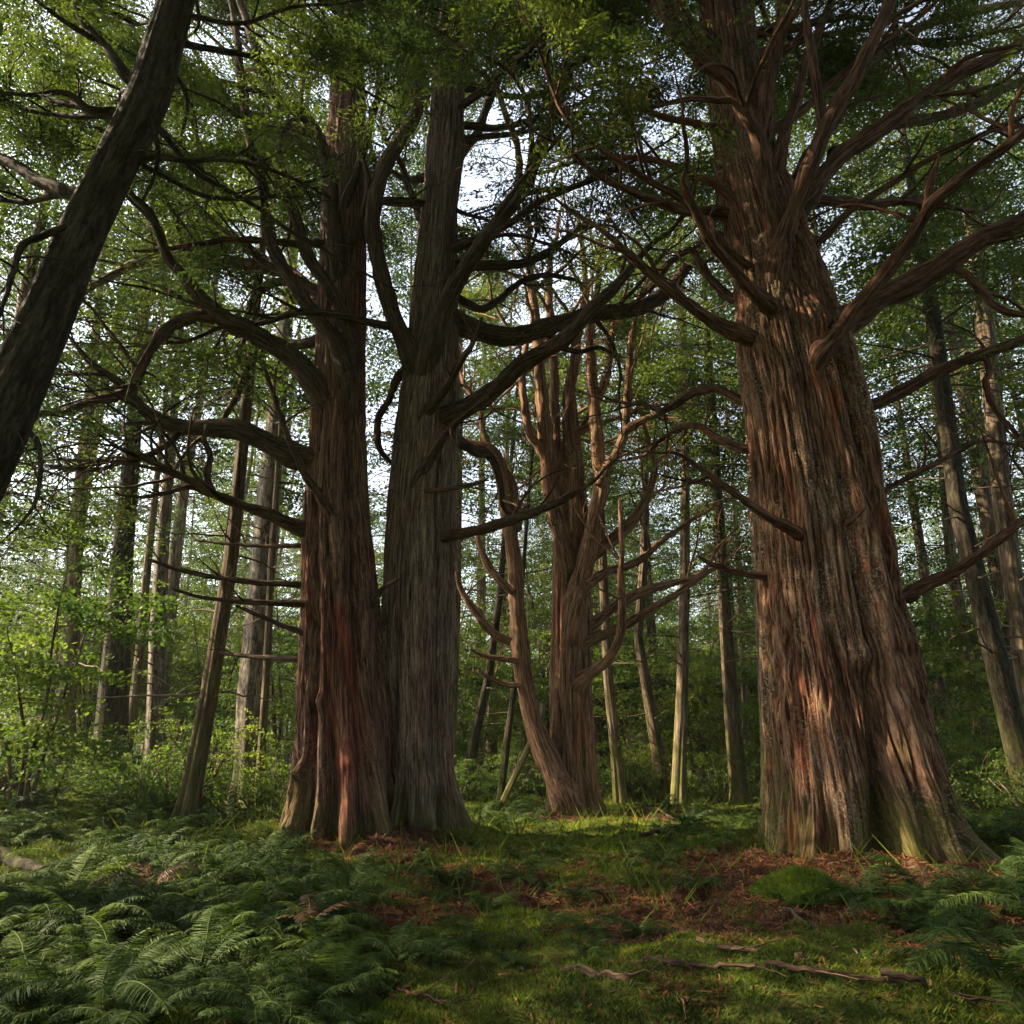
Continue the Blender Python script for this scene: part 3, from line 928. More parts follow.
A([(316, 290, 12), (296, 282, 11), (272, 284, 10), (256, 297, 9), (247, 320, 7), (243, 345, 5)], (0.3, 0.8), 5, 0.05)
A([(316, 340, 12), (290, 345, 11), (262, 350, 9), (246, 372, 8), (236, 398, 7), (222, 420, 6)], (0.4, 1.4), 6, 0.05)
A([(312, 290, 14), (270, 262, 12), (235, 265, 11), (185, 258, 10), (140, 262, 10), (105, 280, 8), (70, 298, 6)], (0.6, 2.5), 8, 0.15)
A([(345, 200, 10), (358, 165, 9), (371, 120, 8), (380, 80, 7), (378, 30, 5)], (-0.3, -0.8), 4, 0.15)
A([(350, 250, 8), (362, 215, 7), (368, 185, 7), (360, 150, 6), (352, 125, 4)], (-0.6, -1.0), 3, 0.0)
# --- limbs of the right trunk of the pair
A = pair.limb
A([(410, 352, 22), (399, 325, 19), (385, 290, 18), (376, 255, 17), (373, 215, 17), (381, 175, 16), (398, 143, 15), (415, 113, 14), (421, 75, 12), (411, 35, 10), (398, -10, 8)], (-0.5, -1.5), 4, 0.1, gnarl=0.12)
A([(415, 105, 8), (408, 70, 8), (404, 40, 7), (412, 5, 5)], (-1.2, -1.5), 3, 0.15, attach=False)
A([(430, 350, 20), (445, 308, 18), (462, 273, 17), (478, 248, 16), (491, 229, 16), (508, 210, 15), (522, 190, 14), (538, 155, 14), (552, 118, 13), (559, 92, 13)], (-0.5, -1.4), 4, 0.08, gnarl=0.12)
A([(559, 95, 11), (549, 68, 11), (542, 38, 10), (546, 5, 8), (550, -30, 6)], (-1.4, -1.6), 3, 0.2, attach=False)
A([(557, 95, 11), (570, 66, 11), (592, 52, 10), (610, 32, 9), (622, 0, 7), (628, -30, 5)], (-1.4, -1.9), 4, 0.2, attach=False)
A([(520, 190, 9), (518, 150, 7), (506, 115, 7), (496, 85, 6), (470, 65, 6), (440, 40, 5), (415, 12, 4)], (-1.1, -2.0), 5, 0.15, attach=False)
A([(520, 195, 7), (545, 190, 6), (575, 187, 5), (600, 172, 4), (640, 165, 3)], (-1.1, -1.5), 5, 0.1, attach=False)
A([(453, 414, 22), (470, 406, 21), (485, 396, 20), (503, 382, 19), (522, 364, 18), (545, 350, 17), (569, 334, 16), (590, 312, 14), (612, 290, 12), (630, 268, 9), (650, 245, 6)], (-0.3, -1.3), 6, 0.12, gnarl=0.15)
A([(452, 322, 24), (475, 330, 23), (500, 336, 22), (525, 334, 21), (549, 327, 20), (572, 320, 19), (600, 314, 18), (625, 311, 17), (648, 304, 16), (668, 290, 14), (685, 270, 12), (705, 238, 9)], (0.2, 1.6), 6, 0.15, gnarl=0.12)
A([(541, 328, 8), (558, 345, 7), (580, 352, 6), (600, 348, 5), (618, 358, 3)], (1.0, 1.5), 5, 0.1, attach=False)
A([(450, 536, 13), (478, 530, 12), (505, 522, 11), (532, 513, 10), (557, 503, 8), (585, 487, 5)], (-0.3, -1.0), 2, 0.0, gnarl=0.12)
A([(421, 476, 12), (430, 458, 11), (442, 440, 9), (456, 424, 8), (468, 413, 7), (487, 397, 4)], (-0.75, -1.3), 2, 0.0)
A([(429, 410, 13), (441, 396, 11), (451, 380, 9), (459, 365, 8), (474, 342, 5), (482, 318, 3)], (-0.75, -1.3), 3, 0.0)
A([(424, 491, 6), (445, 490, 5), (465, 486, 5), (487, 480, 3)], (-0.75, -1.1), 1, 0.0, gnarl=0.1)
A([(371, 606, 9), (378, 595, 8), (385, 587, 6), (398, 579, 4)], (-0.55, -1.0), 0, 0.0, attach=False)
A([(450, 268, 12), (480, 266, 11), (505, 266, 11), (528, 262, 10), (550, 252, 9), (570, 236, 7)], (0.1, 0.9), 6, 0.4)
A([(450, 295, 10), (480, 310, 9), (500, 300, 8), (520, 282, 7), (545, 275, 6), (575, 280, 4)], (0.4, 1.8), 6, 0.3)
A([(400, 373, 9), (388, 400, 8), (378, 420, 8), (380, 448, 7), (392, 464, 5)], (0.3, 0.4), 3, 0.0)
A([(456, 440, 12), (475, 450, 11), (490, 455, 10), (500, 478, 9), (502, 500, 7)], (0.6, 2.0), 5, 0.05)
A([(428, 230, 10), (418, 215, 9), (410, 190, 8), (400, 160, 7), (385, 140, 6)], (0.3, 1.0), 6, 0.3)
A([(452, 180, 12), (462, 155, 11), (478, 130, 10), (490, 100, 9), (505, 60, 7), (520, 15, 5)], (0.2, 1.2), 6, 0.3)
# --- limbs of the giant on the right
A = giant.limb
A([(777, 262, 30), (783, 240, 25), (792, 213, 22), (801, 190, 21), (811, 162, 21), (822, 136, 20), (838, 106, 19), (852, 82, 18), (865, 55, 17), (880, 25, 15), (895, -10, 13)], (-0.75, -1.9), 4, 0.05, gnarl=0.12)
A([(824, 134, 14), (820, 110, 13), (817, 85, 12), (811, 50, 11), (806, 15, 10), (804, -20, 8)], (-1.2, -1.5), 3, 0.1, attach=False)
A([(776, 240, 20), (770, 205, 19), (763, 165, 19), (757, 138, 18), (748, 120, 17), (735, 95, 17), (722, 76, 16), (700, 58, 16), (680, 38, 15), (662, 12, 13), (650, -20, 11)], (-0.8, -1.7), 5, 0.1, gnarl=0.12)
A([(757, 294, 18), (744, 283, 16), (727, 262, 14), (712, 243, 13), (700, 220, 12), (690, 200, 11), (684, 182, 10), (687, 165, 7)], (-0.85, -2.0), 2, 0.0, gnarl=0.12)
A([(742, 334, 20), (724, 326, 18), (706, 316, 16), (690, 305, 15), (672, 292, 14), (655, 277, 13), (638, 262, 11), (614, 240, 8)], (-0.4, -1.3), 3, 0.04, label="reddish bare limb")
A([(724, 214, 14), (705, 211, 13), (686, 211, 13), (668, 206, 12), (648, 199, 11), (625, 189, 10), (602, 178, 8)], (0.0, -0.6), 3, 0.04, label="reddish bare limb")
A([(820, 352, 24), (838, 332, 21), (852, 314, 20), (868, 296, 19), (888, 270, 18), (907, 244, 17), (920, 222, 16), (932, 204, 16), (950, 188, 15), (972, 170, 14), (1000, 150, 13), (1035, 122, 11)], (-0.9, -2.4), 4, 0.05, gnarl=0.15)
A([(928, 210, 12), (929, 190, 10), (934, 172, 8), (939, 155, 4)], (-1.7, -1.9), 0, 0.0, attach=False)
A([(838, 325, 34), (862, 310, 31), (885, 297, 29), (908, 285, 28), (932, 271, 27), (955, 256, 26), (985, 238, 25), (1010, 228, 24), (1050, 212, 22)], (-0.3, -0.9), 4, 0.1, gnarl=0.12)
A([(947, 268, 12), (962, 272, 11), (976, 284, 11), (988, 300, 10), (1002, 310, 9), (1030, 316, 7)], (-0.6, -1.2), 4, 0.1, attach=False)
A([(805, 200, 26), (822, 176, 24), (842, 154, 23), (866, 137, 22), (888, 122, 21), (913, 103, 20), (938, 88, 19), (962, 73, 18), (995, 57, 17), (1035, 36, 15)], (-0.2, -0.7), 5, 0.12, gnarl=0.12)
A([(850, 150, 16), (880, 130, 15), (912, 122, 14), (945, 115, 13), (985, 98, 12), (1030, 76, 10)], (0.2, 0.8), 5, 0.2)
A([(855, 412, 20), (878, 403, 17), (900, 393, 16), (924, 379, 15), (950, 366, 14), (972, 358, 14), (998, 348, 13), (1035, 334, 11)], (0.1, -0.5), 4, 0.06, gnarl=0.1)
A([(965, 356, 10), (984, 358, 9), (990, 370, 9), (986, 385, 9), (996, 410, 8), (1015, 432, 6)], (-0.3, -0.5), 3, 0.0, attach=False)
A([(806, 200, 14), (835, 201, 13), (862, 204, 12), (890, 202, 11), (920, 203, 10), (955, 208, 7)], (0.6, 1.5), 6, 0.3)
A([(868, 497, 10), (890, 487, 8), (915, 473, 8), (938, 462, 7), (960, 451, 6), (985, 441, 5), (1030, 447, 4)], (0.5, 1.0), 4, 0.0, gnarl=0.12)
A([(902, 596, 18), (922, 586, 16), (943, 577, 15), (966, 564, 14), (988, 548, 13), (1008, 532, 12), (1040, 508, 10)], (-0.1, -0.8), 2, 0.0, gnarl=0.12)
A([(787, 527, 14), (770, 518, 12), (752, 506, 11), (734, 493, 10), (716, 480, 9), (700, 468, 8), (682, 456, 5)], (-0.95, -2.0), 3, 0.0, gnarl=0.1)
A([(765, 577, 10), (745, 574, 8), (728, 570, 7), (713, 565, 6), (698, 556, 4)], (0.0, -0.2), 2, 0.0, gnarl=0.1, label="reddish bare branch stub")
A([(848, 522, 8), (856, 516, 7), (866, 507, 3)], (-0.95, -1.2), 0, 0.0)
A([(762, 125, 20), (767, 95, 18), (774, 65, 17), (780, 35, 16), (787, 0, 15), (792, -30, 12)], (-0.5, -0.9), 4, 0.15)
A([(778, 160, 16), (786, 130, 14), (797, 100, 13), (803, 70, 12), (815, 40, 11), (832, 0, 9)], (-0.5, -0.3), 4, 0.15)
A([(724, 132, 11), (705, 126, 10), (685, 121, 9), (660, 116, 8), (630, 106, 7), (590, 100, 5)], (-0.1, -0.8), 5, 0.2)
A([(706, 42, 22), (690, 30, 20), (672, 18, 19), (650, 0, 17), (630, -25, 14)], (-0.2, -0.8), 4, 0.2)
A([(792, 190, 16), (812, 150, 15), (838, 118, 14), (856, 80, 13), (884, 50, 12), (925, 25, 11), (970, 12, 10), (1030, 2, 8)], (0.3, 1.2), 8, 0.3)
A([(738, 300, 12), (718, 285, 11), (700, 265, 10), (690, 250, 8), (672, 262, 7), (655, 285, 5)], (0.5, 1.6), 6, 0.3)
A([(745, 400, 12), (715, 388, 11), (690, 395, 10), (665, 410, 8), (640, 404, 6)], (0.5, 2.0), 7, 0.25)
A([(750, 450, 12), (722, 440, 10), (698, 425, 9), (676, 430, 7), (655, 445, 5)], (0.6, 2.6), 7, 0.2)
# --- stems and limbs of the forked tree in the glade
side_stem = mid.limb([(566, 800, 30), (555, 775, 26), (545, 752, 24), (533, 722, 22), (525, 685, 20), (520, 645, 19), (517, 600, 18), (514, 560, 17), (508, 520, 16), (503, 490, 15), (498, 465, 14), (489, 448, 12), (470, 444, 10), (452, 440, 8)], (-0.35, -0.6), 0, 0.0, gnarl=0.08)
A = mid.limb
A([(562, 540, 20), (554, 505, 19), (549, 485, 17), (547, 457, 16), (544, 420, 15), (541, 385, 14), (538, 350, 13), (535, 315, 11), (530, 280, 9), (528, 240, 6)], (-0.15, -0.3), 5, 0.1, gnarl=0.1)
A([(560, 485, 14), (557, 450, 12), (555, 420, 11), (554, 375, 10), (552, 335, 9), (549, 290, 8), (552, 250, 6)], (-0.3, 0.3), 4, 0.1, gnarl=0.1)
A([(550, 470, 11), (540, 448, 10), (530, 432, 10), (525, 405, 9), (523, 378, 8), (527, 345, 6)], (-0.3, -0.7), 4, 0.05)
A([(575, 520, 18), (574, 490, 16), (572, 455, 15), (570, 420, 14), (569, 395, 13), (575, 365, 11), (577, 340, 10), (585, 300, 8), (583, 255, 6)], (-0.2, 0.4), 5, 0.1, gnarl=0.1)
A([(574, 610, 24), (582, 580, 21), (588, 555, 20), (592, 530, 19), (597, 505, 18), (600, 484, 17), (599, 455, 15), (596, 425, 14), (594, 395, 13), (592, 365, 11), (590, 330, 9), (597, 290, 7), (600, 250, 5)], (-0.55, -1.0), 4, 0.05, gnarl=0.1)
A([(600, 486, 12), (610, 462, 12), (620, 446, 11), (625, 425, 10), (627, 400, 10), (629, 370, 8), (632, 335, 7), (640, 295, 5)], (-0.9, -1.3), 4, 0.1, attach=False)
A([(596, 405, 9), (604, 385, 9), (608, 365, 8), (611, 340, 7), (618, 310, 5)], (-0.8, -1.1), 4, 0.15, attach=False)
A([(588, 558, 16), (605, 545, 14), (620, 532, 13), (634, 518, 12), (645, 500, 11), (652, 484, 10), (655, 462, 7)], (0.0, -0.4), 4, 0.0)
A([(590, 582, 11), (610, 573, 10), (630, 565, 9), (648, 553, 8), (662, 541, 7), (682, 526, 5)], (0.1, 0.5), 4, 0.0)
A([(588, 625, 14), (605, 613, 12), (620, 602, 12), (640, 594, 11), (660, 587, 10), (690, 578, 7)], (0.2, 0.8), 3, 0.0)
A([(589, 640, 12), (610, 632, 10), (630, 622, 10), (650, 610, 9), (675, 595, 7), (700, 578, 5)], (-0.2, -0.2), 3, 0.0)
A([(582, 680, 14), (594, 672, 12), (605, 662, 11), (615, 648, 10), (621, 630, 10), (622, 605, 9), (621, 575, 8), (622, 545, 6), (620, 500, 4)], (-0.55, -1.2), 3, 0.0, gnarl=0.1)
A([(625, 430, 9), (640, 422, 8), (655, 416, 7), (672, 407, 6), (690, 396, 4)], (-1.1, -1.6), 5, 0.15, attach=False)
A([(510, 642, 10), (495, 634, 9), (482, 620, 9), (468, 602, 8), (459, 585, 6), (456, 572, 4)], (-0.7, -1.2), 2, 0.0, attach=False)
A([(512, 592, 9), (500, 580, 9), (488, 563, 8), (480, 545, 6), (478, 528, 4)], (-0.7, -1.0), 3, 0.0, attach=False)
A([(516, 660, 7), (500, 659, 6), (485, 656, 5), (470, 649, 3)], (-0.6, -1.0), 1, 0.0, attach=False)
A([(520, 685, 6), (505, 684, 6), (490, 678, 5), (478, 670, 3)], (-0.6, -0.9), 1, 0.0, attach=False)
A([(519, 530, 9), (517, 505, 9), (514, 485, 8), (506, 470, 6), (497, 462, 4)], (-0.6, -0.4), 3, 0.0, attach=False)
A([(490, 450, 8), (482, 430, 7), (478, 405, 6), (465, 385, 5)], (-0.6, -0.4), 4, 0.1, attach=False)

# upper boughs that carry the canopy
giant.boughs(26, 8.0, 23, (4.0, 7.5), avoid=60, sprays=108)
giant.boughs(10, 14.5, 22, (4.0, 7.0), az=(180, 360), avoid=0, sprays=108)
left.boughs(26, 8.0, 22, (3.5, 6.5), avoid=75, sprays=108)
left.boughs(8, 13.0, 21, (4.0, 6.5), az=(180, 300), avoid=0, sprays=108)
pair.boughs(28, 8.0, 24, (3.5, 6.5), avoid=75, sprays=108)
pair.boughs(8, 13.5, 22, (4.0, 6.5), az=(220, 350), avoid=0, sprays=108)
pair.boughs(7, 12.5, 19, (4.0, 6.0), az=(20, 110), avoid=0, sprays=108)
mid.boughs(10, 8.5, at(570, 430, MY)[0][2] + 0.1, (2.5, 5.0), avoid=70, sprays=45, rad=0.05)
for tr in (giant, left, pair, mid):
    tr.finish(keep=clear_view, multi=1)

# ------------------------------------------------------------------ the leaning dark tree on the left
LN_ROWS = [(0, 160, 193), (100, 127, 167), (222, 64, 106), (340, 12, 60), (450, -48, 15), (560, -106, -34), (680, -170, -92), (800, -235, -148), (840, -262, -160)]
LEAN_Y = 7.2
lean = Tree("leaning_tree", "dark mossy trunk leaning in from the left edge across the corner", LN_ROWS, LEAN_Y, M_DARK, top=14.5, nth=120, dz=0.04, seed=13, bark=(0.02, 0.02),
            roots=[(200, 20, .3), (300, 20, .3), (40, 20, .3)], limb_mat=M_DARK)
A = lean.limb
A([(112, 112, 10), (90, 110, 9), (72, 96, 8), (58, 92, 7), (30, 95, 4), (0, 92, 3)], (-0.1, -0.4), 5, 0.1)
A([(125, 75, 12), (108, 48, 10), (95, 35, 9), (80, 15, 8), (70, -15, 6)], (-0.1, -0.3), 5, 0.25)
A([(95, 40, 7), (75, 28, 6), (55, 15, 5), (25, -10, 3)], (-0.2, -0.6), 5, 0.3, attach=False)
A([(75, 195, 16), (55, 187, 15), (35, 178, 14), (10, 162, 13), (-25, 148, 10)], (0.1, 0.5), 4, 0.15)
A([(60, 230, 9), (42, 236, 8), (22, 246, 8), (14, 268, 7), (5, 300, 5), (-6, 330, 4)], (-0.2, -0.5), 4, 0.05)
A([(105, 115, 9), (85, 108, 8), (60, 103, 7), (35, 95, 5), (0, 90, 3)], (0.2, 0.7), 4, 0.2)
A([(150, 120, 5), (158, 150, 5), (153, 180, 4), (140, 205, 3)], (-0.1, 0.0), 3, 0.1)
A([(25, 430, 6), (38, 445, 6), (40, 475, 5), (34, 505, 4), (15, 530, 3)], (0.0, -0.2), 4, 0.0)
lean.boughs(24, 7.6, 14.2, (2.5, 4.5), avoid=62, sprays=90, rad=0.04)
def keep_lean(P):
    px, py, fw = project(P)
    r = np.random.default_rng(5)
    rr = np.array(sorted(LN_ROWS))
    xl, xr = np.interp(py, rr[:, 0], rr[:, 1]), np.interp(py, rr[:, 0], rr[:, 2])
    infront = (px > xl - 14) & (px < xr + 14) & (P[:, 1] < LEAN_Y)
    low = np.interp(px, [-100, 60, 130, 330, 500, 620], [330, 300, 210, 130, 90, 40]) + r.normal(0, 30, len(P))
    return ~infront & (py < low) & (fw > 2.5)
lean.finish(keep=keep_lean, multi=1, scale=(0.35, 0.6))

# ------------------------------------------------------------------ slender trees of the wood behind (one of each kind, then copies)
def slender(name, label, cat, seed, H, r0, bark, z_crown, spread, n_bough, leafmat=None, dead=14, wob=0.25, per=9, spray=(0.6, 1.0)):
    r = np.random.default_rng(seed)
    root = thing(name, label, cat, (0, 0, -500 - seed))
    z = np.linspace(-0.4, H, 26)
    wx = (fbm(np.stack([z * 0.12, z * 0 + seed, z * 0], -1), seed, 2) - 0.5) * wob * 2 * np.clip(z / 4, 0, 1)
    wy = (fbm(np.stack([z * 0.12, z * 0 + seed + 40, z * 0], -1), seed, 2) - 0.5) * wob * 2 * np.clip(z / 4, 0, 1)
    C = np.stack([wx, wy, z], -1)
    rad = r0 * (1 - 0.93 * np.clip(z / H, 0, 1) ** 1.1) * (1 + 0.7 * np.exp(-np.clip(z, 0, 9) / 0.35))
    mb = MB()
    P, rd = resample(C, rad, 0.18)
    tube(mb, P, rd, 16, 0, knob=0.08, rough=0.16)
    # moss runs up from the foot: bark_co z is the height
    mb.B[0][:, 2] = P[:, 2].repeat(16)
    at_z = lambda zz: np.array([np.interp(zz, z, wx), np.interp(zz, z, wy), zz])
    for k in range(dead):
        zz = r.uniform(0.14, 0.75) * H * 0.75
        a = r.uniform(0, 2 * pi)
        ln = r.uniform(0.6, 2.2)
        e = np.linspace(0, 1, 7)[:, None]
        q = at_z(zz) + np.array([cos(a), sin(a), r.uniform(-0.3, 0.3)]) * e * ln + np.array([0, 0, r.uniform(-.4, .1)]) * e ** 2 + r.normal(0, 0.03, (7, 3)) * e
        tube(mb, q, np.linspace(0.022, 0.006, 7), 4, k, cap=False)
    pos, out = [], []
    for k in range(n_bough):
        u = (k + r.random()) / n_bough
        zz = z_crown + (H - z_crown) * u
        a = r.uniform(0, 2 * pi)
        ln = spread * (1 - 0.75 * u) * r.uniform(0.6, 1.25)
        d = np.array([cos(a), sin(a), 0])
        sl = r.uniform(-0.05, 0.35); dr = r.uniform(0.1, 0.45)
        e = np.linspace(0, 1, 6)[:, None]
        q = at_z(zz) + d * e * ln + np.array([0, 0, 1]) * (sl * e - dr * e ** 2) * ln
        tube(mb, q, np.linspace(0.03, 0.008, 6), 4, k, cap=False)
        w = r.uniform(0.2, 1.05, per) ** 0.75
        sd = np.array([-d[1], d[0], 0])
        lat = r.normal(0, 0.24, per) * ln * (0.4 + 0.6 * (1 - w) + 0.15)
        pt = at_z(zz) + d * (w * ln)[:, None] + sd * lat[:, None] + np.array([0, 0, 1]) * ((sl * w - dr * w ** 2) * ln)[:, None] + r.normal(0, 0.1, (per, 3))
        pos.append(pt); out.append(d + sd * np.sign(lat)[:, None] * 0.7)
    mb.build("trunk", bark, root)
    cb = MB()
    P = np.concatenate(pos); D = np.concatenate(out)
    add_sprays(cb, SPRAY_B if leafmat is None else SPRAY_L, P, D, r.uniform(*spray, len(P)), seed)
    cb.build("crown", leafmat or M_BACK_LEAF, root, smooth=False)
    return root

def stemmy(seed, H, n_stem, leafmat, per=12, lean_=0.35):
    """low broadleaved tree of several thin arching stems"""
    r = np.random.default_rng(seed)
    root = thing("understory_tree", "small many stemmed broadleaf tree", "tree", (0, 0, -520 - seed))
    mb, cb = MB(), MB()
    pos, out = [], []
    for k in range(n_stem):
        a = r.uniform(0, 2 * pi)
        h = H * r.uniform(0.6, 1.0)
        e = np.linspace(0, 1, 12)[:, None]
        off = lean_ * h * r.uniform(0.3, 1.1)
        q = np.array([cos(a), sin(a), 0]) * (0.12 + off * e ** 1.6) + np.array([0, 0, 1]) * (h * e - 0.2) + np.cumsum(r.normal(0, 0.035, (12, 3)), 0)
        tube(mb, q, np.linspace(0.05, 0.012, 12) * r.uniform(0.7, 1.3), 7, k, knob=0.1)
        for b_ in range(9):
            i = r.integers(3, 12)
            a2 = r.uniform(0, 2 * pi)
            d = np.array([cos(a2), sin(a2), r.uniform(-0.05, 0.45)])
            l2 = r.uniform(0.7, 1.7) * H / 6
            e2 = np.linspace(0, 1, 6)[:, None]
            q2 = q[i] + d * e2 * l2 + np.array([0, 0, -0.2]) * e2 ** 2 * l2 + r.normal(0, 0.03, (6, 3)) * e2
            tube(mb, q2, np.linspace(0.016, 0.005, 6), 4, b_, cap=False)
            w = r.uniform(0.25, 1.1, per)
            pt = q[i] + d * (w * l2)[:, None] + np.array([0, 0, -0.2]) * (w ** 2 * l2)[:, None] + r.normal(0, 1, (per, 3)) * np.array([.28, .28, .09])
            pos.append(pt); out.append(np.repeat(d[None], per, 0))
    mb.build("trunk", M_THIN, root)
    P = np.concatenate(pos)
    add_sprays(cb, SPRAY_L, P, np.concatenate(out), r.uniform(0.35, 0.65, len(P)), seed, pitch=(-0.3, 0.2))
    cb.build("crown", leafmat, root, smooth=False)
    return root

def bush(seed, H, W_, n_, leafmat, sc=(0.2, 0.34)):
    r = np.random.default_rng(seed)
    root = thing("shrub", "leafy shrub", "shrub", (0, 0, -540 - seed))
    mb, cb = MB(), MB()
    pos, out = [], []
    for k in range(12):
        a = r.uniform(0, 2 * pi)
        e = np.linspace(0, 1, 8)[:, None]
        q = np.array([cos(a), sin(a), 0]) * (0.05 + W_ * r.uniform(0.3, 0.9) * e ** 1.3) + np.array([0, 0, 1]) * (H * r.uniform(.5, 1) * e ** .8 - .05) + r.normal(0, 0.03, (8, 3)) * e
        tube(mb, q, np.linspace(0.018, 0.005, 8), 5, k, cap=False)
        m = n_ // 12
        w = r.uniform(0.2, 1.05, m)
        i = np.clip(w * 7, 0, 6.99)
        base = q[i.astype(int)] * (1 - (i % 1))[:, None] + q[np.minimum(i.astype(int) + 1, 7)] * (i % 1)[:, None]
        pos.append(base + r.normal(0, 1, (m, 3)) * np.array([0.22, 0.22, 0.12]) * W_)
        out.append(np.repeat(np.array([[cos(a), sin(a), 0]]), m, 0) + r.normal(0, .6, (m, 3)))
    mb.build("stems", M_THIN, root)
    P = np.concatenate(pos); P[:, 2] = np.abs(P[:, 2])
    add_sprays(cb, SPRAY_L, P, np.concatenate(out), r.uniform(*sc, len(P)), seed, pitch=(-0.3, 0.3))
    cb.build("leaves", leafmat, root, smooth=False)
    return root

GROUP_W = "slender conifers filling the wood behind the cedars"
LABEL_W = "slender conifer in the crowd of thin trunks filling the wood behind the cedars"
KINDS = [slender("slender_tree", LABEL_W, "tree", 21, 21, 0.17, M_THIN, 7.0, 2.6, 46),
         slender("slender_tree", LABEL_W, "tree", 22, 24, 0.20, M_THIN, 9.0, 2.9, 50),
         slender("slender_tree", LABEL_W, "tree", 23, 17, 0.13, M_THIN, 4.5, 2.2, 44),
         slender("slender_tree", LABEL_W, "tree", 24, 26, 0.26, M_THIN, 6.5, 3.6, 64, dead=20, per=12)]
UNDER = [stemmy(31, 5.5, 5, M_BROAD_LEAF), stemmy(32, 7.5, 6, M_BROAD_LEAF), stemmy(33, 4.0, 5, M_BROAD_LEAF)]
BUSH = [bush(41, 1.3, 1.0, 150, M_BROAD_LEAF), bush(42, 0.9, 0.9, 130, M_BROAD_LEAF), bush(43, 1.8, 1.2, 180, M_BROAD_LEAF)]
PROTO = KINDS + UNDER + BUSH
placed = []
r2 = np.random.default_rng(99)

def blocked(x, y, H, rad=2.2):
    z = np.linspace(3, H, 12)
    P = np.stack([np.full(12, x), np.full(12, y), z + gz(x, y)], -1)
    return in_gap(P, rad * 0.6).mean() > 0.05

def plant(proto, x, y, scale, rz, label, group, tilt=(0, 0)):
    return copy_thing(proto, (x, y, gz(x, y) - 0.05), rz, scale, label, group, tilt)

# the trees one can tell apart, traced trunk by trunk: rows of pixel y, left edge, right edge
def traced(label, rows, Y, mat, top, z_crown=7, seed=1, n_bough=30, spread=2.4, moss=None, leafy=True, name="slender_tree", dead=10):
    t = Tree(name, label, rows, Y, mat, top=top, nth=48, dz=0.10, seed=seed, bark=(0.015, 0.01), root_len=0.3,
             roots=[(200, 20, .4), (280, 20, .4), (340, 20, .4), (80, 25, .4)], limb_mat=M_THIN, zmax_fine=30)
    r = t.rng
    cb = MB(); pos, out = [], []
    for k in range(dead):
        zz = r.uniform(1.5, z_crown + 2)
        c, cr = t.centre(zz)
        a = r.uniform(0, 2 * pi); ln = r.uniform(0.8, 2.2)
        e = np.linspace(0, 1, 7)[:, None]
        q = c + np.array([cos(a), sin(a), r.uniform(-.2, .35)]) * e * ln + np.array([0, 0, r.uniform(-.4, .1)]) * e ** 2 + r.normal(0, 0.03, (7, 3)) * e
        mb = MB()
        tube(mb, q, np.linspace(0.025, 0.006, 7), 5, k, cap=False)
        mb.build("branch", M_THIN, t.root, t.origin)
    for k in range(n_bough if leafy else 0):
        u = (k + r.random()) / n_bough
        zz = z_crown + (top - z_crown) * u
        c, cr = t.centre(zz)
        a = r.uniform(0, 2 * pi); ln = spread * (1 - 0.6 * u) * r.uniform(0.6, 1.3)
        d = np.array([cos(a), sin(a), 0]); sd = np.array([-d[1], d[0], 0])
        sl, dr = r.uniform(-0.05, 0.35), r.uniform(0.1, 0.45)
        e = np.linspace(0, 1, 6)[:, None]
        tube(cb, c + d * e * ln + np.array([0, 0, 1]) * (sl * e - dr * e ** 2) * ln, np.linspace(0.03, 0.008, 6), 5, k, cap=False)
        cb.T[-1][:] = -1
        w = r.uniform(0.2, 1.05, 13) ** 0.75
        lat = r.normal(0, 0.26, 13) * ln * 0.7
        pos.append(c + d * (w * ln)[:, None] + sd * lat[:, None] + np.array([0, 0, 1]) * ((sl * w - dr * w ** 2) * ln)[:, None] + r.normal(0, 0.1, (13, 3)))
        out.append(d + sd * np.sign(lat)[:, None] * 0.7)
    if pos:
        P = np.concatenate(pos); D = np.concatenate(out)
        ok = ~in_gap(P, -0.2) & clear_view(P)
        add_sprays(cb, SPRAY_B, P[ok], D[ok], r.uniform(0.6, 1.0, ok.sum()), seed)
        cb.build("crown", M_BACK_LEAF, t.root, t.origin, smooth=False)
    placed.append((float(t.origin[0]), Y))
    return t

traced("thin mossy trunk leaning right, standing among the shrubs left of the twin cedars", [(350, 246, 257), (430, 238, 250), (560, 224, 238), (700, 200, 217), (800, 180, 200), (832, 172, 196)], 13.4, M_THIN, 16, 8, 51)
traced("pale grey barked trunk with ivy and a flared foot just left of the twin cedars", [(430, 266, 284), (500, 257, 279), (600, 248, 272), (700, 238, 266), (780, 236, 264), (820, 230, 266)], 17.5, M_PALE, 20, 9, 52)
traced("thin dark sapling pressed in front of the pale grey trunk", [(560, 268, 275), (680, 262, 270), (780, 255, 264), (815, 252, 262)], 17, M_THIN, 11, 7, 53, n_bough=14, spread=1.4)
traced("tall dark trunk on the right leaning left, nearest behind the huge cedar", [(290, 922, 936), (337, 929, 943), (508, 950, 967), (679, 990, 1012), (760, 1008, 1032), (830, 1022, 1048)], 14.5, M_DARK, 17, 8.5, 54, dead=18)
traced("tall straight trunk at the right edge with small side twigs", [(280, 972, 986), (350, 980, 996), (508, 995, 1012), (640, 1012, 1030), (760, 1028, 1048), (820, 1036, 1058)], 16.0, M_THIN, 19, 9, 55, dead=18)
traced("straight slender dark trunk alone between the glade tree and the huge cedar", [(300, 676, 686), (470, 681, 690), (600, 679, 690), (700, 676, 688), (780, 672, 686), (816, 670, 686)], 21, M_THIN, 18, 10, 56)
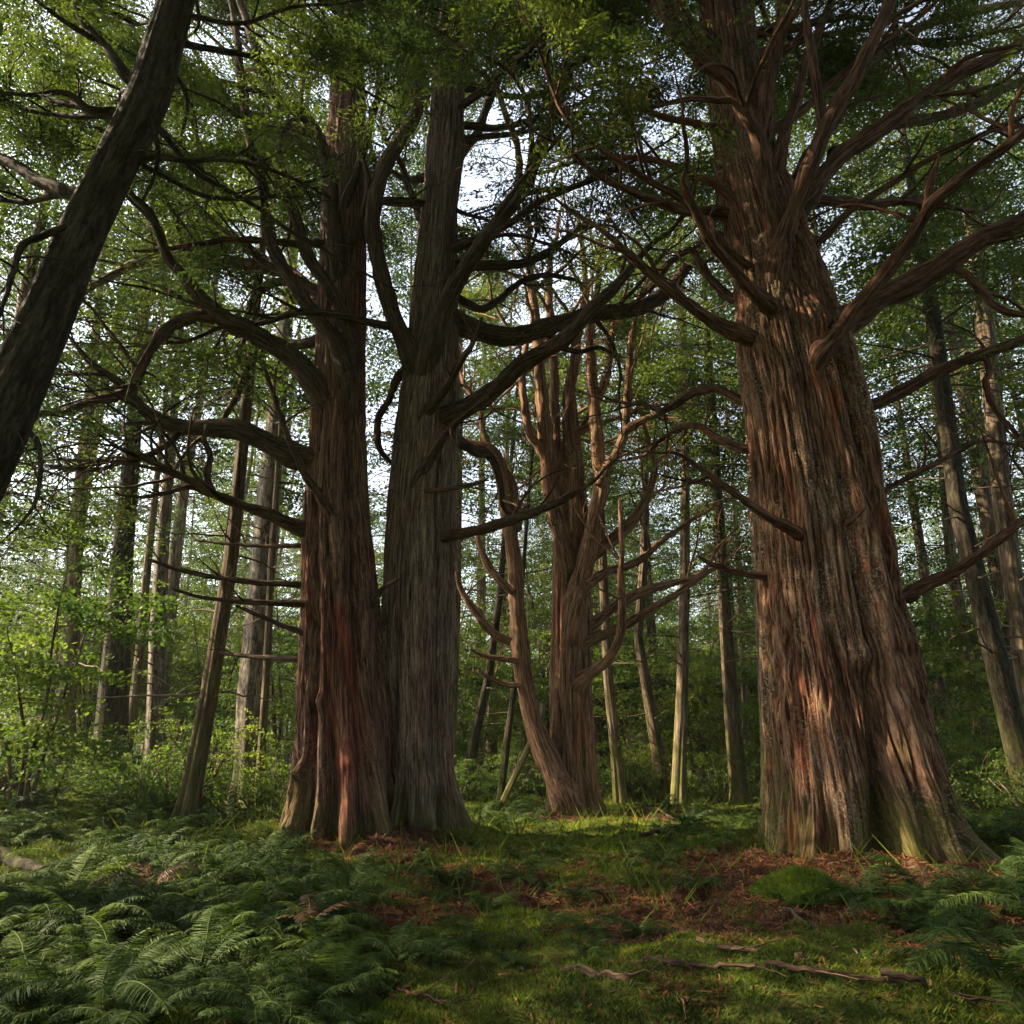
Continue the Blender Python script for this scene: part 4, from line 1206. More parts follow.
traced("slender trunk leaning left behind the right limbs of the glade tree", [(560, 640, 648), (640, 634, 643), (720, 646, 658), (790, 656, 670), (815, 658, 672)], 23, M_THIN, 17, 9, 57)
traced("thicker slender trunk close to the left side of the huge cedar", [(400, 708, 716), (560, 716, 727), (700, 724, 738), (790, 731, 748), (815, 731, 750)], 22, M_THIN, 20, 9, 58)
traced("mossy leaning trunk behind the right side of the twin cedars", [(600, 496, 503), (680, 484, 493), (730, 472, 482), (760, 466, 477)], 24, M_DARK, 15, 9, 59)
traced("narrow trunk half hidden by the right cedar of the twins", [(430, 452, 463), (590, 449, 461), (660, 446, 459), (740, 442, 456)], 23, M_THIN, 19, 10, 60)
traced("thick dark trunk deep in the wood at the left, above the shrubs", [(560, 112, 132), (620, 108, 131), (680, 101, 128), (735, 96, 126), (760, 92, 128)], 19.5, M_DARK, 19, 9, 61)
traced("grey trunk deep in the wood at the left, right of the thick dark one", [(560, 155, 168), (640, 150, 166), (700, 148, 164), (750, 146, 164)], 21, M_PALE, 19, 9, 62)
traced("thin brown trunk between the thick dark trunk and the grey one at the left", [(580, 142, 150), (650, 136, 144), (740, 124, 133)], 20.5, M_THIN, 16, 9, 63)
traced("broad brown trunk at the far left standing behind thin stems", [(560, 66, 82), (640, 62, 79), (720, 54, 74), (750, 50, 74)], 18.5, M_THIN, 17, 8, 64)
traced("thin straight trunk just right of the glade tree foot", [(600, 600, 609), (680, 603, 613), (760, 611, 622), (812, 614, 628)], 22, M_THIN, 17, 10, 65)
traced("dark thin leaning stem between the twin cedars and the glade tree", [(690, 511, 517), (740, 504, 511), (800, 497, 504)], 20, M_DARK, 12, 8, 66, n_bough=10)
traced("leaning trunk at the right behind the low bare limb of the huge cedar", [(430, 936, 944), (560, 946, 956), (660, 962, 974), (740, 975, 990), (800, 984, 1000)], 21, M_THIN, 18, 9, 67)
traced("faint thin trunk at the right rising beside the huge cedar", [(470, 905, 912), (560, 918, 927), (680, 934, 945), (790, 946, 960)], 24, M_THIN, 18, 9, 68)

# the rest of the wood: slender conifers nobody can tell apart, out to where they merge
GROUP_W = "slender conifers filling the wood behind the cedars"
LABEL_W = "slender conifer in the crowd of thin trunks filling the wood behind the cedars"
for px, Y, k, s, lab in ((40, 26.0, 3, 1.1, "full crowned conifer some way behind the leaning dark trunk"),
                         (150, 29.0, 3, 1.15, "full crowned conifer filling the left between the leaning trunk and the twins"),
                         (-165, 11.2, 3, 0.64, "full crowned conifer added for shade, cut off by the left edge, its boughs reaching in"),  # added to shade the huge cedar's lower trunk; crown also fills open sky
                         (-75, 10.9, 3, 0.64, "full crowned conifer close behind the leaning dark trunk, mostly hidden by it"),
                         (-120, 18.5, 1, 0.85, "full crowned conifer at the left edge beyond the leaning trunk"),
                         (398, 27.0, 3, 1.1, "full crowned conifer seen through the gap between the twin cedars"),
                         (662, 36.0, 3, 1.15, "full crowned conifer closing the sky between the glade tree and the huge cedar"),
                         (480, 38.0, 3, 1.2, "full crowned conifer behind the right limbs of the twin cedars"),
                         (890, 20.0, 3, 0.95, "full crowned conifer right behind the huge cedar"),
                         (1040, 19.0, 3, 0.9, "full crowned conifer at the right edge")):
    x = at(px, 780, Y)[0][0]
    placed.append((x, Y))
    plant(KINDS[k], x, Y, s, 1.3 * px, lab, "full crowned conifers just behind the cedars")
count = 0
tries = 0
while count < 80 and tries < 6000:
    tries += 1
    y = 19 + 66 * r2.random() ** 1.3
    x = r2.uniform(-0.80, 0.80) * (y + 3)
    if any((x - a) ** 2 + (y - b_) ** 2 < (1.1 + y * 0.018) ** 2 for a, b_ in placed): continue
    px = 512 + F_PX * x / (y * cos(PITCH))
    if y < 30 and (60 < px < 290) and r2.random() < 0.75: continue
    k = r2.integers(0, 4)
    s = r2.uniform(0.8, 1.2)
    if blocked(x, y, 20 * s): continue
    placed.append((x, y))
    plant(KINDS[k], x, y, (s, s, s * r2.uniform(0.85, 1.15)), r2.uniform(0, 6.28), LABEL_W, GROUP_W, (r2.normal(0, 0.025), r2.normal(0, 0.025)))
    count += 1

# understory trees
GROUP_U = "low broadleaved trees under the tall ones"
for px, Y, k, s, lab in ((30, 13.5, 0, 0.95, "many stemmed young tree with bare crooked lower stems at the left edge"),
                         (85, 27, 1, 1.0, "bright leafy understory tree above the shrubs at the left"),
                         (205, 28, 1, 1.0, "yellow green understory tree behind the thin mossy leaning trunk"),
                         (165, 33, 1, 1.2, "tall leafy understory tree farther back at the left"),
                         (285, 24, 1, 1.1, "understory tree seen between the pale trunk and the twin cedars"),
                         (475, 27, 1, 1.0, "leafy understory tree in the gap between the twins and the glade tree"),
                         (530, 33, 1, 1.2, "far understory tree behind the leaning stem of the glade tree"),
                         (640, 30, 0, 1.3, "understory tree behind the right limbs of the glade tree"),
                         (700, 36, 1, 1.2, "far understory tree left of the huge cedar"),
                         (745, 27, 0, 1.1, "low understory tree touching the left side of the huge cedar"),
                         (900, 22, 0, 1.1, "understory tree at the right side of the huge cedar"),
                         (960, 26, 1, 1.0, "understory tree among the trunks at the right"),
                         (1030, 20, 0, 1.2, "understory tree cut by the right edge"),
                         (120, 30, 1, 1.3, "far understory tree behind the full crowned conifer at the left"),
                         (430, 32, 1, 1.3, "far understory tree seen past the right cedar of the twins"),
                         (590, 38, 1, 1.4, "far understory tree straight behind the glade tree"),
                         (670, 44, 1, 1.5, "farthest understory tree in the gap left of the huge cedar"),
                         (800, 40, 1, 1.4, "far understory tree hidden mostly by the huge cedar"),
                         (930, 34, 1, 1.3, "far understory tree right of the huge cedar"),
                         (990, 40, 1, 1.4, "far understory tree near the right edge"),
                         (-30, 26, 1, 1.0, "understory tree cut by the left edge, behind the leaning trunk"),
                         (50, 31, 1, 1.2, "far understory tree behind the crooked stems at the left")):
    x = at(px, 780, Y)[0][0]
    plant(UNDER[k], x, Y, s, r2.uniform(0, 6.28), lab, GROUP_U)

# more low trees out in the sunny wood, where they merge
for k in range(40):
    y = r2.uniform(32, 66); x = r2.uniform(-0.62, 0.62) * y
    plant(UNDER[r2.integers(0, 2)], x, y, r2.uniform(1.2, 1.9), r2.uniform(0, 6.28), "broadleaved low tree far back among the thin trunks", "broadleaved low trees far back in the wood")

# shrubs
GROUP_S = "leafy shrubs of the understory"
n_sh = 0
while n_sh < 70:
    z_ = r2.random()
    if z_ < 0.55: px, Y = r2.uniform(-40, 290), r2.uniform(13.5, 26)
    elif z_ < 0.8: px, Y = r2.uniform(455, 760), r2.uniform(21, 34)
    else: px, Y = r2.uniform(890, 1060), r2.uniform(13.5, 26)
    x = at(px, 780, Y)[0][0]
    if any((x - a) ** 2 + (Y - b_) ** 2 < 0.5 for a, b_ in placed): continue
    lab = ("leafy green shrub on the bank left of the twin cedars" if px < 300 else
           "low leafy shrub in the wood behind the glade tree" if px < 800 else "low leafy shrub in the gloom right of the huge cedar")
    plant(BUSH[r2.integers(0, 3)], x, Y, r2.uniform(0.6, 1.12) if px < 300 else r2.uniform(0.7, 1.2), r2.uniform(0, 6.28), lab, lab.replace("shrub", "shrubs").replace("leafy ", ""))
    n_sh += 1

# the wood too far off to count, with unseen shading foliage added nearer
fb = MB()
P, S_ = [], []
rr3 = np.random.default_rng(5)
for k in range(26000):
    y = rr3.uniform(75, 135); x = rr3.uniform(-0.95, 0.95) * y
    P.append((x, y, -2.3 + 33 * rr3.random() ** 1.15))
for k in range(6500):          # unseen wood at the right and behind the viewer, added to dim the front
    a_ = rr3.uniform(R_(50), R_(255)); d_ = rr3.uniform(13, 34)
    P.append((sin(a_) * d_, cos(a_) * d_, 19 * rr3.random()))
for k in range(2600):          # unseen canopy overhead behind the viewer, added for shade
    P.append((rr3.uniform(-9, 14), rr3.uniform(-13, -1.5), rr3.uniform(8, 17)))
for k in range(5500):          # unseen canopy over viewer, ferns and open left side, added to block sun and sky
    z_ = rr3.uniform(9, 17); y_ = rr3.uniform(-3, 11); x_ = rr3.uniform(-17, 9)
    if y_ > (z_ - 1.6) / 1.34 - 2.2 and x_ > -0.74 * (y_ + (z_ - 1.6) * 0.3) - 1.0: continue
    if fbm(np.array([[x_ * .3, y_ * .3, z_ * .3]]), 44, 2)[0] < 0.42: continue
    P.append((x_, y_, z_))
P = np.array(P)
NEARP = P[:, 1] < 60
P = P[~(NEARP & in_gap(P, 0.5))]
P[:, 2] *= np.where(P[:, 1] < 60, 1.0, 1.0) * np.clip(0.75 + 0.6 * (fbm(np.stack([P[:, 0] * 0.07, P[:, 1] * 0.07, P[:, 1] * 0], -1), 8, 2) - 0.3), 0.5, 1.3)
add_sprays(fb, SPRAY_B, P, rr3.normal(0, 1, P.shape), np.where(P[:, 1] > 60, 2.4, 1.5) * rr3.uniform(0.7, 1.2, len(P)), 9)
tag(fb.build("forest_and_shade_canopy", M_BACK_LEAF, smooth=False), "far wood closing off the view, plus unseen foliage added round the viewer for shade", kind="stuff")

# ------------------------------------------------------------------ haze between the trees
hz, n, l, p, out = nodes_of("haze")
n.remove(p)
pv = N(n, "ShaderNodeVolumePrincipled")
pv.inputs["Color"].default_value = (0.92, 0.95, 0.78, 1)
pv.inputs["Density"].default_value = HAZE
pv.inputs["Anisotropy"].default_value = 0.25
l.new(pv.outputs[0], out.inputs["Volume"])
hb = MB()
hx, hy0, hy1, h0, h1 = 160, -60, 170, -8, 31
hb.add([(-hx, hy0, h0), (hx, hy0, h0), (hx, hy1, h0), (-hx, hy1, h0), (-hx, hy0, h1), (hx, hy0, h1), (hx, hy1, h1), (-hx, hy1, h1)],
       [(0, 3, 2, 1), (4, 5, 6, 7), (0, 1, 5, 4), (1, 2, 6, 5), (2, 3, 7, 6), (3, 0, 4, 7)])
if HAZE > 0: tag(hb.build("haze", hz, smooth=False), "thin pale haze hanging between the trees", kind="stuff")

# ------------------------------------------------------------------ ferns
def frond_mesh(seed, L=1.0, arch=1.0, n_pin=24, start=1.15, width=0.17, fine=False):
    r = np.random.default_rng(seed)
    mb = MB()
    n_ = 20
    e = np.linspace(0, 1, n_)
    ang = start - (start + 0.55 * arch) * e ** 0.8          # climbs, arches over and droops
    seg = L / (n_ - 1)
    x = np.concatenate([[0], np.cumsum(np.cos(ang[:-1]) * seg)])
    z = np.concatenate([[0], np.cumsum(np.sin(ang[:-1]) * seg)])
    y = np.cumsum(r.normal(0, 0.004, n_)) * L + r.normal(0, .05) * e ** 2
    C = np.stack([x, y, z], -1)
    tube(mb, C, np.linspace(0.006, 0.0015, n_), 4, 0, cap=False)
    mb.T[-1][:] = 0.85
    T = unit(np.gradient(C, axis=0))
    V, tn = [], []
    for k in range(n_pin):
        u = 0.12 + 0.87 * (k + 0.5) / n_pin
        c = np.array([np.interp(u, e, C[:, i]) for i in range(3)])
        t = unit(np.array([np.interp(u, e, T[:, i]) for i in range(3)]))
        side = unit(np.cross(t, [0, 0, 1.0])) if abs(t[2]) < 0.97 else np.array([0, 1.0, 0])
        up = np.cross(side, t)
        ln = width * L * (sin(pi * min(1, 0.13 + 0.9 * u)) ** 0.75) * (1.0 if u < .8 else (1 - u) * 4 + .2)
        for sg in (1, -1):
            d = unit(side * sg + t * r.uniform(0.30, 0.5) + up * r.uniform(-0.28, 0.05))
            d2 = unit(np.cross(up, d))
            wd = 0.62 * L * 0.87 / n_pin
            q0 = c; q1 = c + d * ln * 0.45 + np.array([0, 0, -0.03]) * ln; q2 = c + d * ln + np.array([0, 0, -0.2]) * ln + t * ln * 0.12
            roll = up * r.normal(0, 0.25) * wd
            if fine:
                npn = 7
                for j in range(npn):
                    w = (j + 0.3) / npn
                    q = c + d * ln * w + np.array([0, 0, -0.2]) * ln * w * w
                    pl = wd * 0.85 * (1 - 0.75 * w)
                    for s2 in (1, -1):
                        dd = unit(d2 * s2 + d * 0.6 + r.normal(0, 0.1, 3))
                        V += leaf_quad(q, dd, unit(np.cross(dd, up)), pl, ln / npn * 0.75)
                V += [q0 - d2 * wd * .05, q2 - d2 * wd * .03, q2 + d2 * wd * .03, q0 + d2 * wd * .05]
                continue
            V += [q0 - d2 * wd * .35, q1 - d2 * wd * .5 - roll, q1 + d2 * wd * .5 + roll, q0 + d2 * wd * .35]
            V += [q1 - d2 * wd * .5 - roll, q2 - d2 * wd * .08, q2 + d2 * wd * .08, q1 + d2 * wd * .5 + roll]
    V = np.array(V)
    mb.add(V, np.arange(len(V)).reshape(-1, 4), tone=np.clip(np.repeat(r.normal(0.42, 0.2, len(V) // 4), 4), 0, 1))
    return mb

KIND_F = ((1.0, 1.1, .15), (1.3, 1.25, .14), (0.7, 0.95, .16), (1.1, 0.8, .15), (1.6, 1.3, .13), (0.9, 1.3, .17))
FROND = [frond_mesh(60 + k, 1.0, a_, 26, st, wd).mesh("frond", M_FERN, smooth=False) for k, (a_, st, wd) in enumerate(KIND_F)]
FROND_FINE = [frond_mesh(160 + k, 1.0, a_, 38, st, wd * 1.05).mesh("frond", M_FERN, smooth=False) for k, (a_, st, wd) in enumerate(KIND_F)]

def mesh_arrays(me):
    V = np.empty(len(me.vertices) * 3, np.float32); me.vertices.foreach_get("co", V)
    lv = np.empty(len(me.loops), np.int32); me.loops.foreach_get("vertex_index", lv)
    tn = np.empty(len(me.vertices), np.float32); me.attributes["tone"].data.foreach_get("value", tn)
    return V.reshape(-1, 3), lv.reshape(-1, 4), tn
FA = [mesh_arrays(m) for m in FROND]
FA_FINE = [mesh_arrays(m) for m in FROND_FINE]

def frond_set(seed, n_):
    r = np.random.default_rng(seed)
    out = []
    a0 = r.uniform(0, 6.28)
    for k in range(n_):
        a = a0 + k * 2.399 + r.normal(0, 0.2)
        out.append((r.integers(0, 6), a, r.uniform(0.6, 1.1), r.normal(0, 0.16), r.normal(0, 0.14)))
    return out

from mathutils import Matrix, Euler
def fern_mesh(seed, n_, FA=FA, mat=M_FERN):
    mb = MB()
    for f, a, s, t1, t2 in frond_set(seed, n_):
        V, F, tn = FA[f]
        Mx = np.array(Euler((t1, t2, a)).to_matrix())
        mb.add(V @ Mx.T * s, F, tone=np.clip(tn + np.random.default_rng(int(a * 100)).normal(0, .12), 0, 1))
    return mb.mesh("fern", mat, smooth=False)

FERN = [fern_mesh(80 + k, 13) for k in range(8)]
FERN_FINE = [fern_mesh(90 + k, 12, FA_FINE) for k in range(5)]
FERN_DEAD = [fern_mesh(97, 6, FA, M_RUST), fern_mesh(98, 5, FA, M_RUST)]
def fern(x, y, s, label, group, rz=None, sink=0.03, me=None):
    o = bpy.data.objects.new("fern", me or (FERN_FINE[r2.integers(0, 5)] if y < 8.5 else FERN[r2.integers(0, 8)]))
    COL.objects.link(o)
    o.location = (x, y, gz(x, y) - sink)
    o.rotation_euler = (r2.normal(0, .08), r2.normal(0, .08), r2.uniform(0, 6.28) if rz is None else rz)
    o.scale = (s, s, s * r2.uniform(0.9, 1.3))
    return tag(o, label, "fern", group)

def big_fern(px, py, s, label, n_=14, seed=1, wide=None):
    P = ground_hit(px, py)
    root = thing("fern", label, "fern", (P[0], P[1], gz(P[0], P[1]) - 0.03))
    for f, a, sc, t1, t2 in frond_set(seed, n_):
        o = bpy.data.objects.new("frond", FROND_FINE[f])
        COL.objects.link(o)
        o.parent = root
        o.rotation_euler = (t1, t2, a)
        o.scale = (sc * s,) * 3
    return root

for a in ((935, 930, 0.95, "large dark fern with long arching fronds at the right, below the huge cedar", 18, 1),
          (1010, 900, 0.9, "dark fern cut by the right edge, upper one", 16, 2),
          (1000, 985, 1.0, "dark fern cut by the right edge, lower one", 16, 3),
          (865, 905, 0.7, "spreading fern right below the grey side of the huge cedar's foot", 13, 4),
          (800, 895, 0.42, "small bright fern on the litter mound at the cedar's foot", 12, 5),
          (445, 885, 0.75, "upright fern standing before the right foot of the twin cedars", 12, 6),
          (525, 880, 0.7, "dark spreading fern on the hump between the twins and the path", 13, 7),
          (375, 905, 0.7, "light green fern with bending tips beside the red litter of the twins", 15, 8),
          (400, 960, 0.6, "fern with thin pale upright fronds at the edge of the mossy path", 13, 9),
          (340, 1000, 0.6, "drooping fern low at the edge of the mossy path", 16, 10),
          (255, 1008, 0.62, "large dark fern at the bottom edge, left of the path", 16, 11),
          (130, 1000, 0.66, "large dark fern at the bottom left", 17, 12),
          (60, 880, 0.95, "arching fern before the brown shrubs at the left edge", 15, 13),
          (160, 880, 0.95, "feathery fern in front of the thin leaning mossy trunk", 15, 14),
          (275, 870, 0.8, "feathery fern below the left foot of the twin cedars", 14, 15),
          (240, 940, 0.75, "broad fern in the middle of the fern bank", 16, 16),
          (90, 940, 0.75, "broad shadowed fern in the left of the fern bank", 16, 17),
          (640, 935, 0.6, "low spreading fern on the moss in the middle of the path", 12, 18),
          (700, 890, 0.6, "bright low fern left of the litter mound", 13, 19),
          (585, 935, 0.45, "small fern on the mossy hump in the path", 11, 20),
          (660, 865, 0.65, "feathery fern at the right rim of the sunlit glade", 13, 21)):
    big_fern(*a[:4], n_=a[4], seed=a[5])

spots = []
def scatter(n_, px0, px1, Y0, Y1, s0, s1, label, group, md=0.36, ok=None):
    k = t = 0
    while k < n_ and t < n_ * 60:
        t += 1
        Y = Y0 + (Y1 - Y0) * r2.random(); px = r2.uniform(px0, px1)
        x = at(px, 850, Y)[0][0]
        if ok is not None and not ok(x, Y, px): continue
        if any((x - a) ** 2 + (Y - b_) ** 2 < md * md for a, b_ in spots): continue
        if np.hypot(x - GX, Y - GY) < 1.7 or np.hypot(x - LX, Y - LY) < 1.05 or np.hypot(x - PX, Y - PY) < 1.05 or np.hypot(x - MX, Y - MY) < 0.9: continue
        spots.append((x, Y))
        fern(x, Y, r2.uniform(s0, s1), label, group)
        k += 1
clear = lambda x, Y: fbm(np.array([[x * .55 + 9, Y * .55, 2.]]), 14, 2)[0] > 0.31
edge = lambda x, Y, px: clear(x, Y) and px < 330 + 60 * fbm(np.array([[x * .8, Y * .8, 0.]]), 4, 2)[0] + (Y - 7) * 5 and np.hypot(x - LX - 0.7, Y - LY + 1.5) > 1.0
scatter(172, -60, 420, 4.6, 11.0, 0.38, 0.78, "feathery fern in the thick bank filling the left foreground", "ferns of the left foreground bank", 0.28, edge)
for px, py, lab in ((150, 905, "brown withered fern among the green ones below the leaning mossy trunk"), (310, 945, "brown withered fern at the right side of the fern bank"),
                    (930, 905, "rusty withered fern right of the huge cedar")):
    P = ground_hit(px, py)
    fern(P[0], P[1], 0.6, lab, "withered ferns", me=FERN_DEAD[px % 2], sink=-0.12)
scatter(34, -80, 290, 10.5, 15.5, 0.6, 0.95, "fern along the top of the bank, under the shrubs left of the twins", "ferns along the top of the bank", 0.45)
scatter(24, 420, 600, 6.0, 11, 0.22, 0.42, "tiny fern sprig poking out of the moss and litter of the path", "fern sprigs on the path", 0.4)
scatter(14, 440, 560, 13, 19, 0.4, 0.7, "small bright fern in the sunlit glade by the forked cedar", "small ferns of the glade", 0.4)
scatter(18, 650, 770, 9.5, 19, 0.4, 0.75, "small fern at the right rim of the glade before the thin trunks", "small ferns right of the glade", 0.4)
scatter(22, 880, 1060, 6.5, 13, 0.6, 0.95, "dark fern in the gloom below the right flank of the huge cedar", "ferns right of the huge cedar", 0.42, lambda x, Y, px: px > 900 or Y > 9)

# ------------------------------------------------------------------ moss and litter lying on the ground
def blades(n_, x0, x1, y0, y1, mask, h, w, mat, name, label, seed, flat=False, tone=(0, 1)):
    r = np.random.default_rng(seed)
    u = r.random(n_)
    y = y0 * (y1 / y0) ** u            # nearer ground gets more
    x = r.uniform(x0, x1, n_) * (0.25 + 0.75 * y / y1)
    ok = mask(x, y)
    x, y = x[ok], y[ok]
    n_ = len(x)
    z = ground_z(x, y)
    q = np.stack([x * 7, y * 7, np.zeros_like(x)], -1)
    z = z + (fbm(q, 31, 3, 0.6) - 0.5) * 0.11
    a = r.uniform(0, 2 * pi, n_)
    s = r.uniform(0.6, 1.4, n_) * (0.7 + 0.06 * y)
    if not flat: s = s * (0.35 + 1.3 * fbm(np.stack([x * 2.2, y * 2.2, x * 0], -1), 61, 3))
    d = np.stack([np.cos(a), np.sin(a), np.zeros(n_)], -1)
    P = np.stack([x, y, z], -1)
    if flat:
        tl = r.normal(0, 0.35, n_)
        ax = d * np.cos(tl)[:, None] + np.array([0, 0, 1.]) * np.sin(tl)[:, None]
        sd = np.stack([-np.sin(a), np.cos(a), r.normal(0, .4, n_)], -1)
        P = P + np.array([0, 0, 0.008]) * r.uniform(0.3, 2.5, n_)[:, None]
        A_ = P - ax * (h * s)[:, None] * 0.5; B_ = P + ax * (h * s)[:, None] * 0.5
        V = np.stack([A_ - sd * (w * s)[:, None] * .5, A_ + sd * (w * s)[:, None] * .5, B_ + sd * (w * s)[:, None] * .5, B_ - sd * (w * s)[:, None] * .5], 1)
        F = np.arange(n_ * 4).reshape(-1, 4); kk = 4
    else:
        tip = P + (np.array([0, 0, 1.0]) + d[:, [1, 0, 2]] * 0.9) * (h * s)[:, None]
        V = np.stack([P - d * (w * s)[:, None] * .5, P + d * (w * s)[:, None] * .5, tip], 1)
        F = np.arange(n_ * 3).reshape(-1, 3); kk = 3
    tn = np.clip(fbm(P * 1.6, 55, 3) * 1.8 - 0.45 + r.normal(0, 0.15, n_), 0, 1) * (tone[1] - tone[0]) + tone[0]
    mb = MB()
    mb.add(V, F, tone=np.repeat(tn, kk))
    tag(mb.build(name, mat, smooth=False), label, kind="stuff")

blades(400000, -13, 12, 4.2, 24, lambda x, y: litter_mask(x, y) < 0.42, 0.026, 0.010, M_MOSS, "moss", "short green moss carpeting the path and glade", 1)
blades(150000, -11, 11, 4.2, 22, lambda x, y: (litter_mask(x, y) > 0.30) | (np.random.default_rng(6).random(len(x)) < 0.10), 0.075, 0.007, M_LITTER, "needle_litter", "red brown needles and bark shreds around the trunks", 2, flat=True)
blades(5000, -9, 11, 4.4, 22, lambda x, y: np.random.default_rng(3).random(len(x)) > 0.3, 0.17, 0.012, M_MOSS, "grass", "thin grass blades scattered through the moss", 3, tone=(0.1, 0.7))

# ------------------------------------------------------------------ fallen sticks, cushion, stump, log
def stick(label, pts, w, twigs=3, mat=None, name="fallen_branch", lift=0.0):
    Q = []
    for px, py in pts:
        P = ground_hit(px, py)
        Q.append(P + np.array([0, 0, 0.02 + lift]))
    Q = catmull(np.array(Q), 8)
    d = np.linalg.norm(Q[0] - np.array([0, 0, CAM_H]))
    r0 = w * 0.36 / F_PX * d
    rad = np.linspace(r0, r0 * 0.55, len(Q))
    P, rd = resample(Q, rad, 0.04)
    P[:, 2] = np.maximum(P[:, 2], ground_z(P[:, 0], P[:, 1]) + rd * 0.6 - 0.005)
    r = np.random.default_rng(abs(int(pts[0][0])) + 1)
    P = P + r.normal(0, 0.003, P.shape) + np.repeat(r.normal(0, 0.018, (len(P) // 7 + 1, 3)), 7, 0)[:len(P)]
    o0 = P[0].copy()
    mb = MB()
    tube(mb, P, rd, 9, abs(int(pts[0][0])) % 17, knob=0.2, rough=0.25)
    T = unit(np.gradient(P, axis=0))
    for k in range(twigs):
        i = r.integers(len(P) // 4, len(P) - 1)
        dd = unit(T[i] + np.cross(T[i], [0, 0, 1]) * r.choice([-1, 1]) * r.uniform(.4, 1) + np.array([0, 0, r.uniform(0, .3)]))
        e = np.linspace(0, 1, 6)[:, None]
        tube(mb, P[i] + dd * e * r.uniform(.15, .45) + r.normal(0, .012, (6, 3)) * e, np.linspace(rd[i] * .5, .003, 6), 5, k)
    o = mb.build(name, mat or M_STICK, None, o0)
    return tag(o, label, "branch", "fallen branches on the forest floor")

stick("thick bare branch lying slantwise on the moss at the bottom, centre of the path", [(558, 968), (590, 978), (625, 984), (655, 992), (684, 1004)], 11, 2)
stick("long reddish branch lying level across the path", [(618, 962), (660, 966), (705, 968), (760, 972)], 8, 3)
stick("dark crooked branch on the litter below the mound", [(700, 942), (730, 950), (762, 956)], 8, 2)
stick("long pale branch crossing the litter below the huge cedar", [(775, 912), (800, 925), (822, 936), (845, 948)], 6, 3)
stick("curved long stick lying low at the right of the path", [(770, 972), (810, 978), (850, 985), (900, 990)], 7, 3)
stick("thin arching twig over the litter at the cedar's foot", [(855, 900), (885, 888), (905, 878)], 4, 2, lift=0.06)
stick("thin curved twig on the moss at the bottom left of the path", [(400, 990), (420, 998), (445, 1010)], 5, 2)
stick("short twig near the bottom of the fern bank edge", [(370, 1000), (395, 992), (412, 990)], 4, 1)
stick("thin pale twig on the dark hump between the twins and the path", [(538, 880), (555, 892), (570, 905)], 3, 1)
stick("pair of crossing thin twigs at the far rim of the path", [(560, 886), (590, 893), (610, 896)], 3, 2)
stick("pale twig lying on the red mound, upper one", [(690, 915), (712, 908), (735, 905)], 4, 2)
stick("crooked dark branch at the bottom right in the litter", [(880, 985), (930, 995), (985, 1002)], 8, 4)
stick("slim stick pointing down the slope in the right litter", [(838, 920), (850, 940), (862, 958)], 4, 2)
stick("long twig on the needles at the right of the mound", [(860, 930), (885, 925), (912, 918)], 4, 2)
stick("pale bleached branch lying before the thin trunks right of the glade tree", [(625, 818), (650, 812), (672, 822), (690, 826)], 4, 3, lift=0.08)
stick("dead fallen pole lying in the grass at the right of the glade", [(640, 842), (680, 836), (725, 828)], 5, 3, lift=0.1)

# leaning pole behind the glade
pt = Tree("leaning_pole", "mossy dead pole propped slantwise between the twins and the glade tree", [(716, 540, 546), (760, 520, 527), (812, 495, 503)], 18.5, M_THIN,
          top=at(543, 716, 18.5)[0][2] + 0.3, nth=20, dz=0.08, seed=71, bark=(0.008, 0.006))
pt.root['category'] = "dead tree"

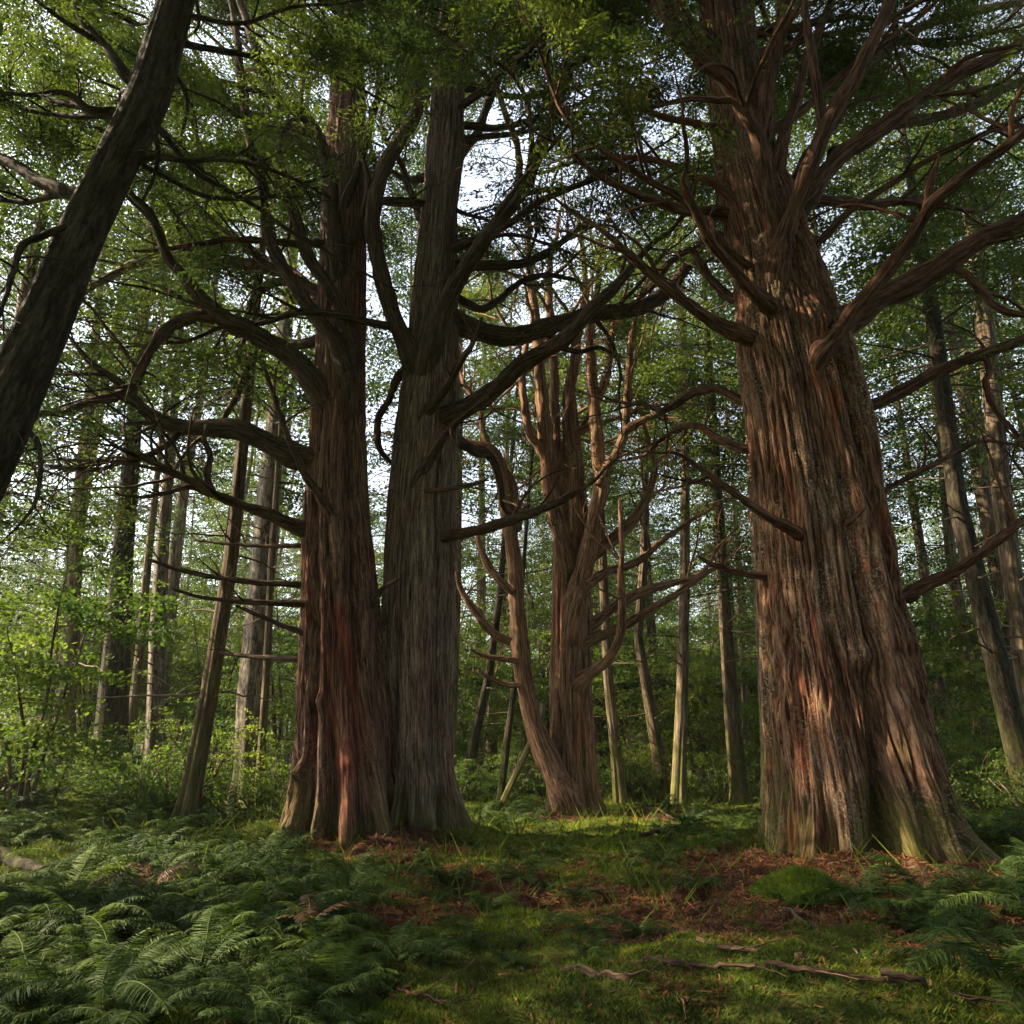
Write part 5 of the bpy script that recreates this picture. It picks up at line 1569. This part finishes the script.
def lump(name, label, cat, px, py, size, mat, seed, rough=0.25, sub=(48, 30), fuzz=0):
    P = ground_hit(px, py)
    th = np.linspace(0, 2 * pi, sub[0], endpoint=False); ph = np.linspace(0, pi / 2 * 1.15, sub[1])
    TH, PH = np.meshgrid(th, ph)
    D = np.stack([np.cos(TH) * np.sin(PH), np.sin(TH) * np.sin(PH), np.cos(PH)], -1)
    rr_ = 1 + (fbm(D * 2.4 + seed, seed, 4, .6) - 0.5) * rough * 2
    V = D * rr_[..., None] * np.array(size)
    i = np.arange(sub[1] - 1)[:, None] * sub[0]; j = np.arange(sub[0])[None]; j2 = (j + 1) % sub[0]
    F = np.stack([i + j, i + sub[0] + j, i + sub[0] + j2, i + j2], -1).reshape(-1, 4)
    mb = MB()
    mb.add(V, F, V * 1.0 + np.array([0, 0, 3.0]), np.full(V.shape[0] * V.shape[1], 0.4))
    if fuzz:
        r = np.random.default_rng(seed)
        k = r.integers(0, V.shape[0] * V.shape[1], fuzz)
        B0 = V.reshape(-1, 3)[k] + r.normal(0, 0.01, (fuzz, 3)); dn = D.reshape(-1, 3)[k]
        a = unit(r.normal(0, 1, (fuzz, 3)))
        W = np.stack([B0 - a * 0.006, B0 + a * 0.006, B0 + (dn + a[:, [1, 2, 0]] * .7) * 0.04], 1)
        mb.add(W, np.arange(fuzz * 3).reshape(-1, 3), tone=np.repeat(r.uniform(0.2, 0.9, fuzz), 3))
    o = mb.build(name, mat, None)
    o.location = (P[0], P[1], gz(P[0], P[1]) - 0.02)
    return tag(o, label, cat)
lump("moss_cushion", "bright green moss cushion on the needle litter before the huge cedar", "moss", 800, 893, (0.42, 0.3, 0.16), M_MOSS, 3, 0.4, fuzz=6000)
lump("rotten_stump", "crumbling brown stump at the left edge below the shrubs", "stump", 4, 800, (0.4, 0.35, 0.4), M_PAIR, 5, 0.5)
lump("fallen_cone", "small tan knobbly cone lying among the sticks at the right", "cone", 800, 960, (0.05, 0.05, 0.06), M_STICK, 7, 0.4, (16, 10))
lump("fallen_leaf", "small curled rust red leaf on the moss at the bottom centre", "leaf", 473, 988, (0.05, 0.035, 0.05), M_RUST, 8, 0.5, (16, 10))
stick("low mossy log lying at the left edge above the ferns", [(-30, 858), (0, 860), (20, 866), (42, 874)], 18, 0, M_LOG, "mossy_log")['category'] = "log"

for o in PROTO:      # the models the copies were made from
    for c_ in list(o.children):
        bpy.data.objects.remove(c_)
    bpy.data.objects.remove(o)
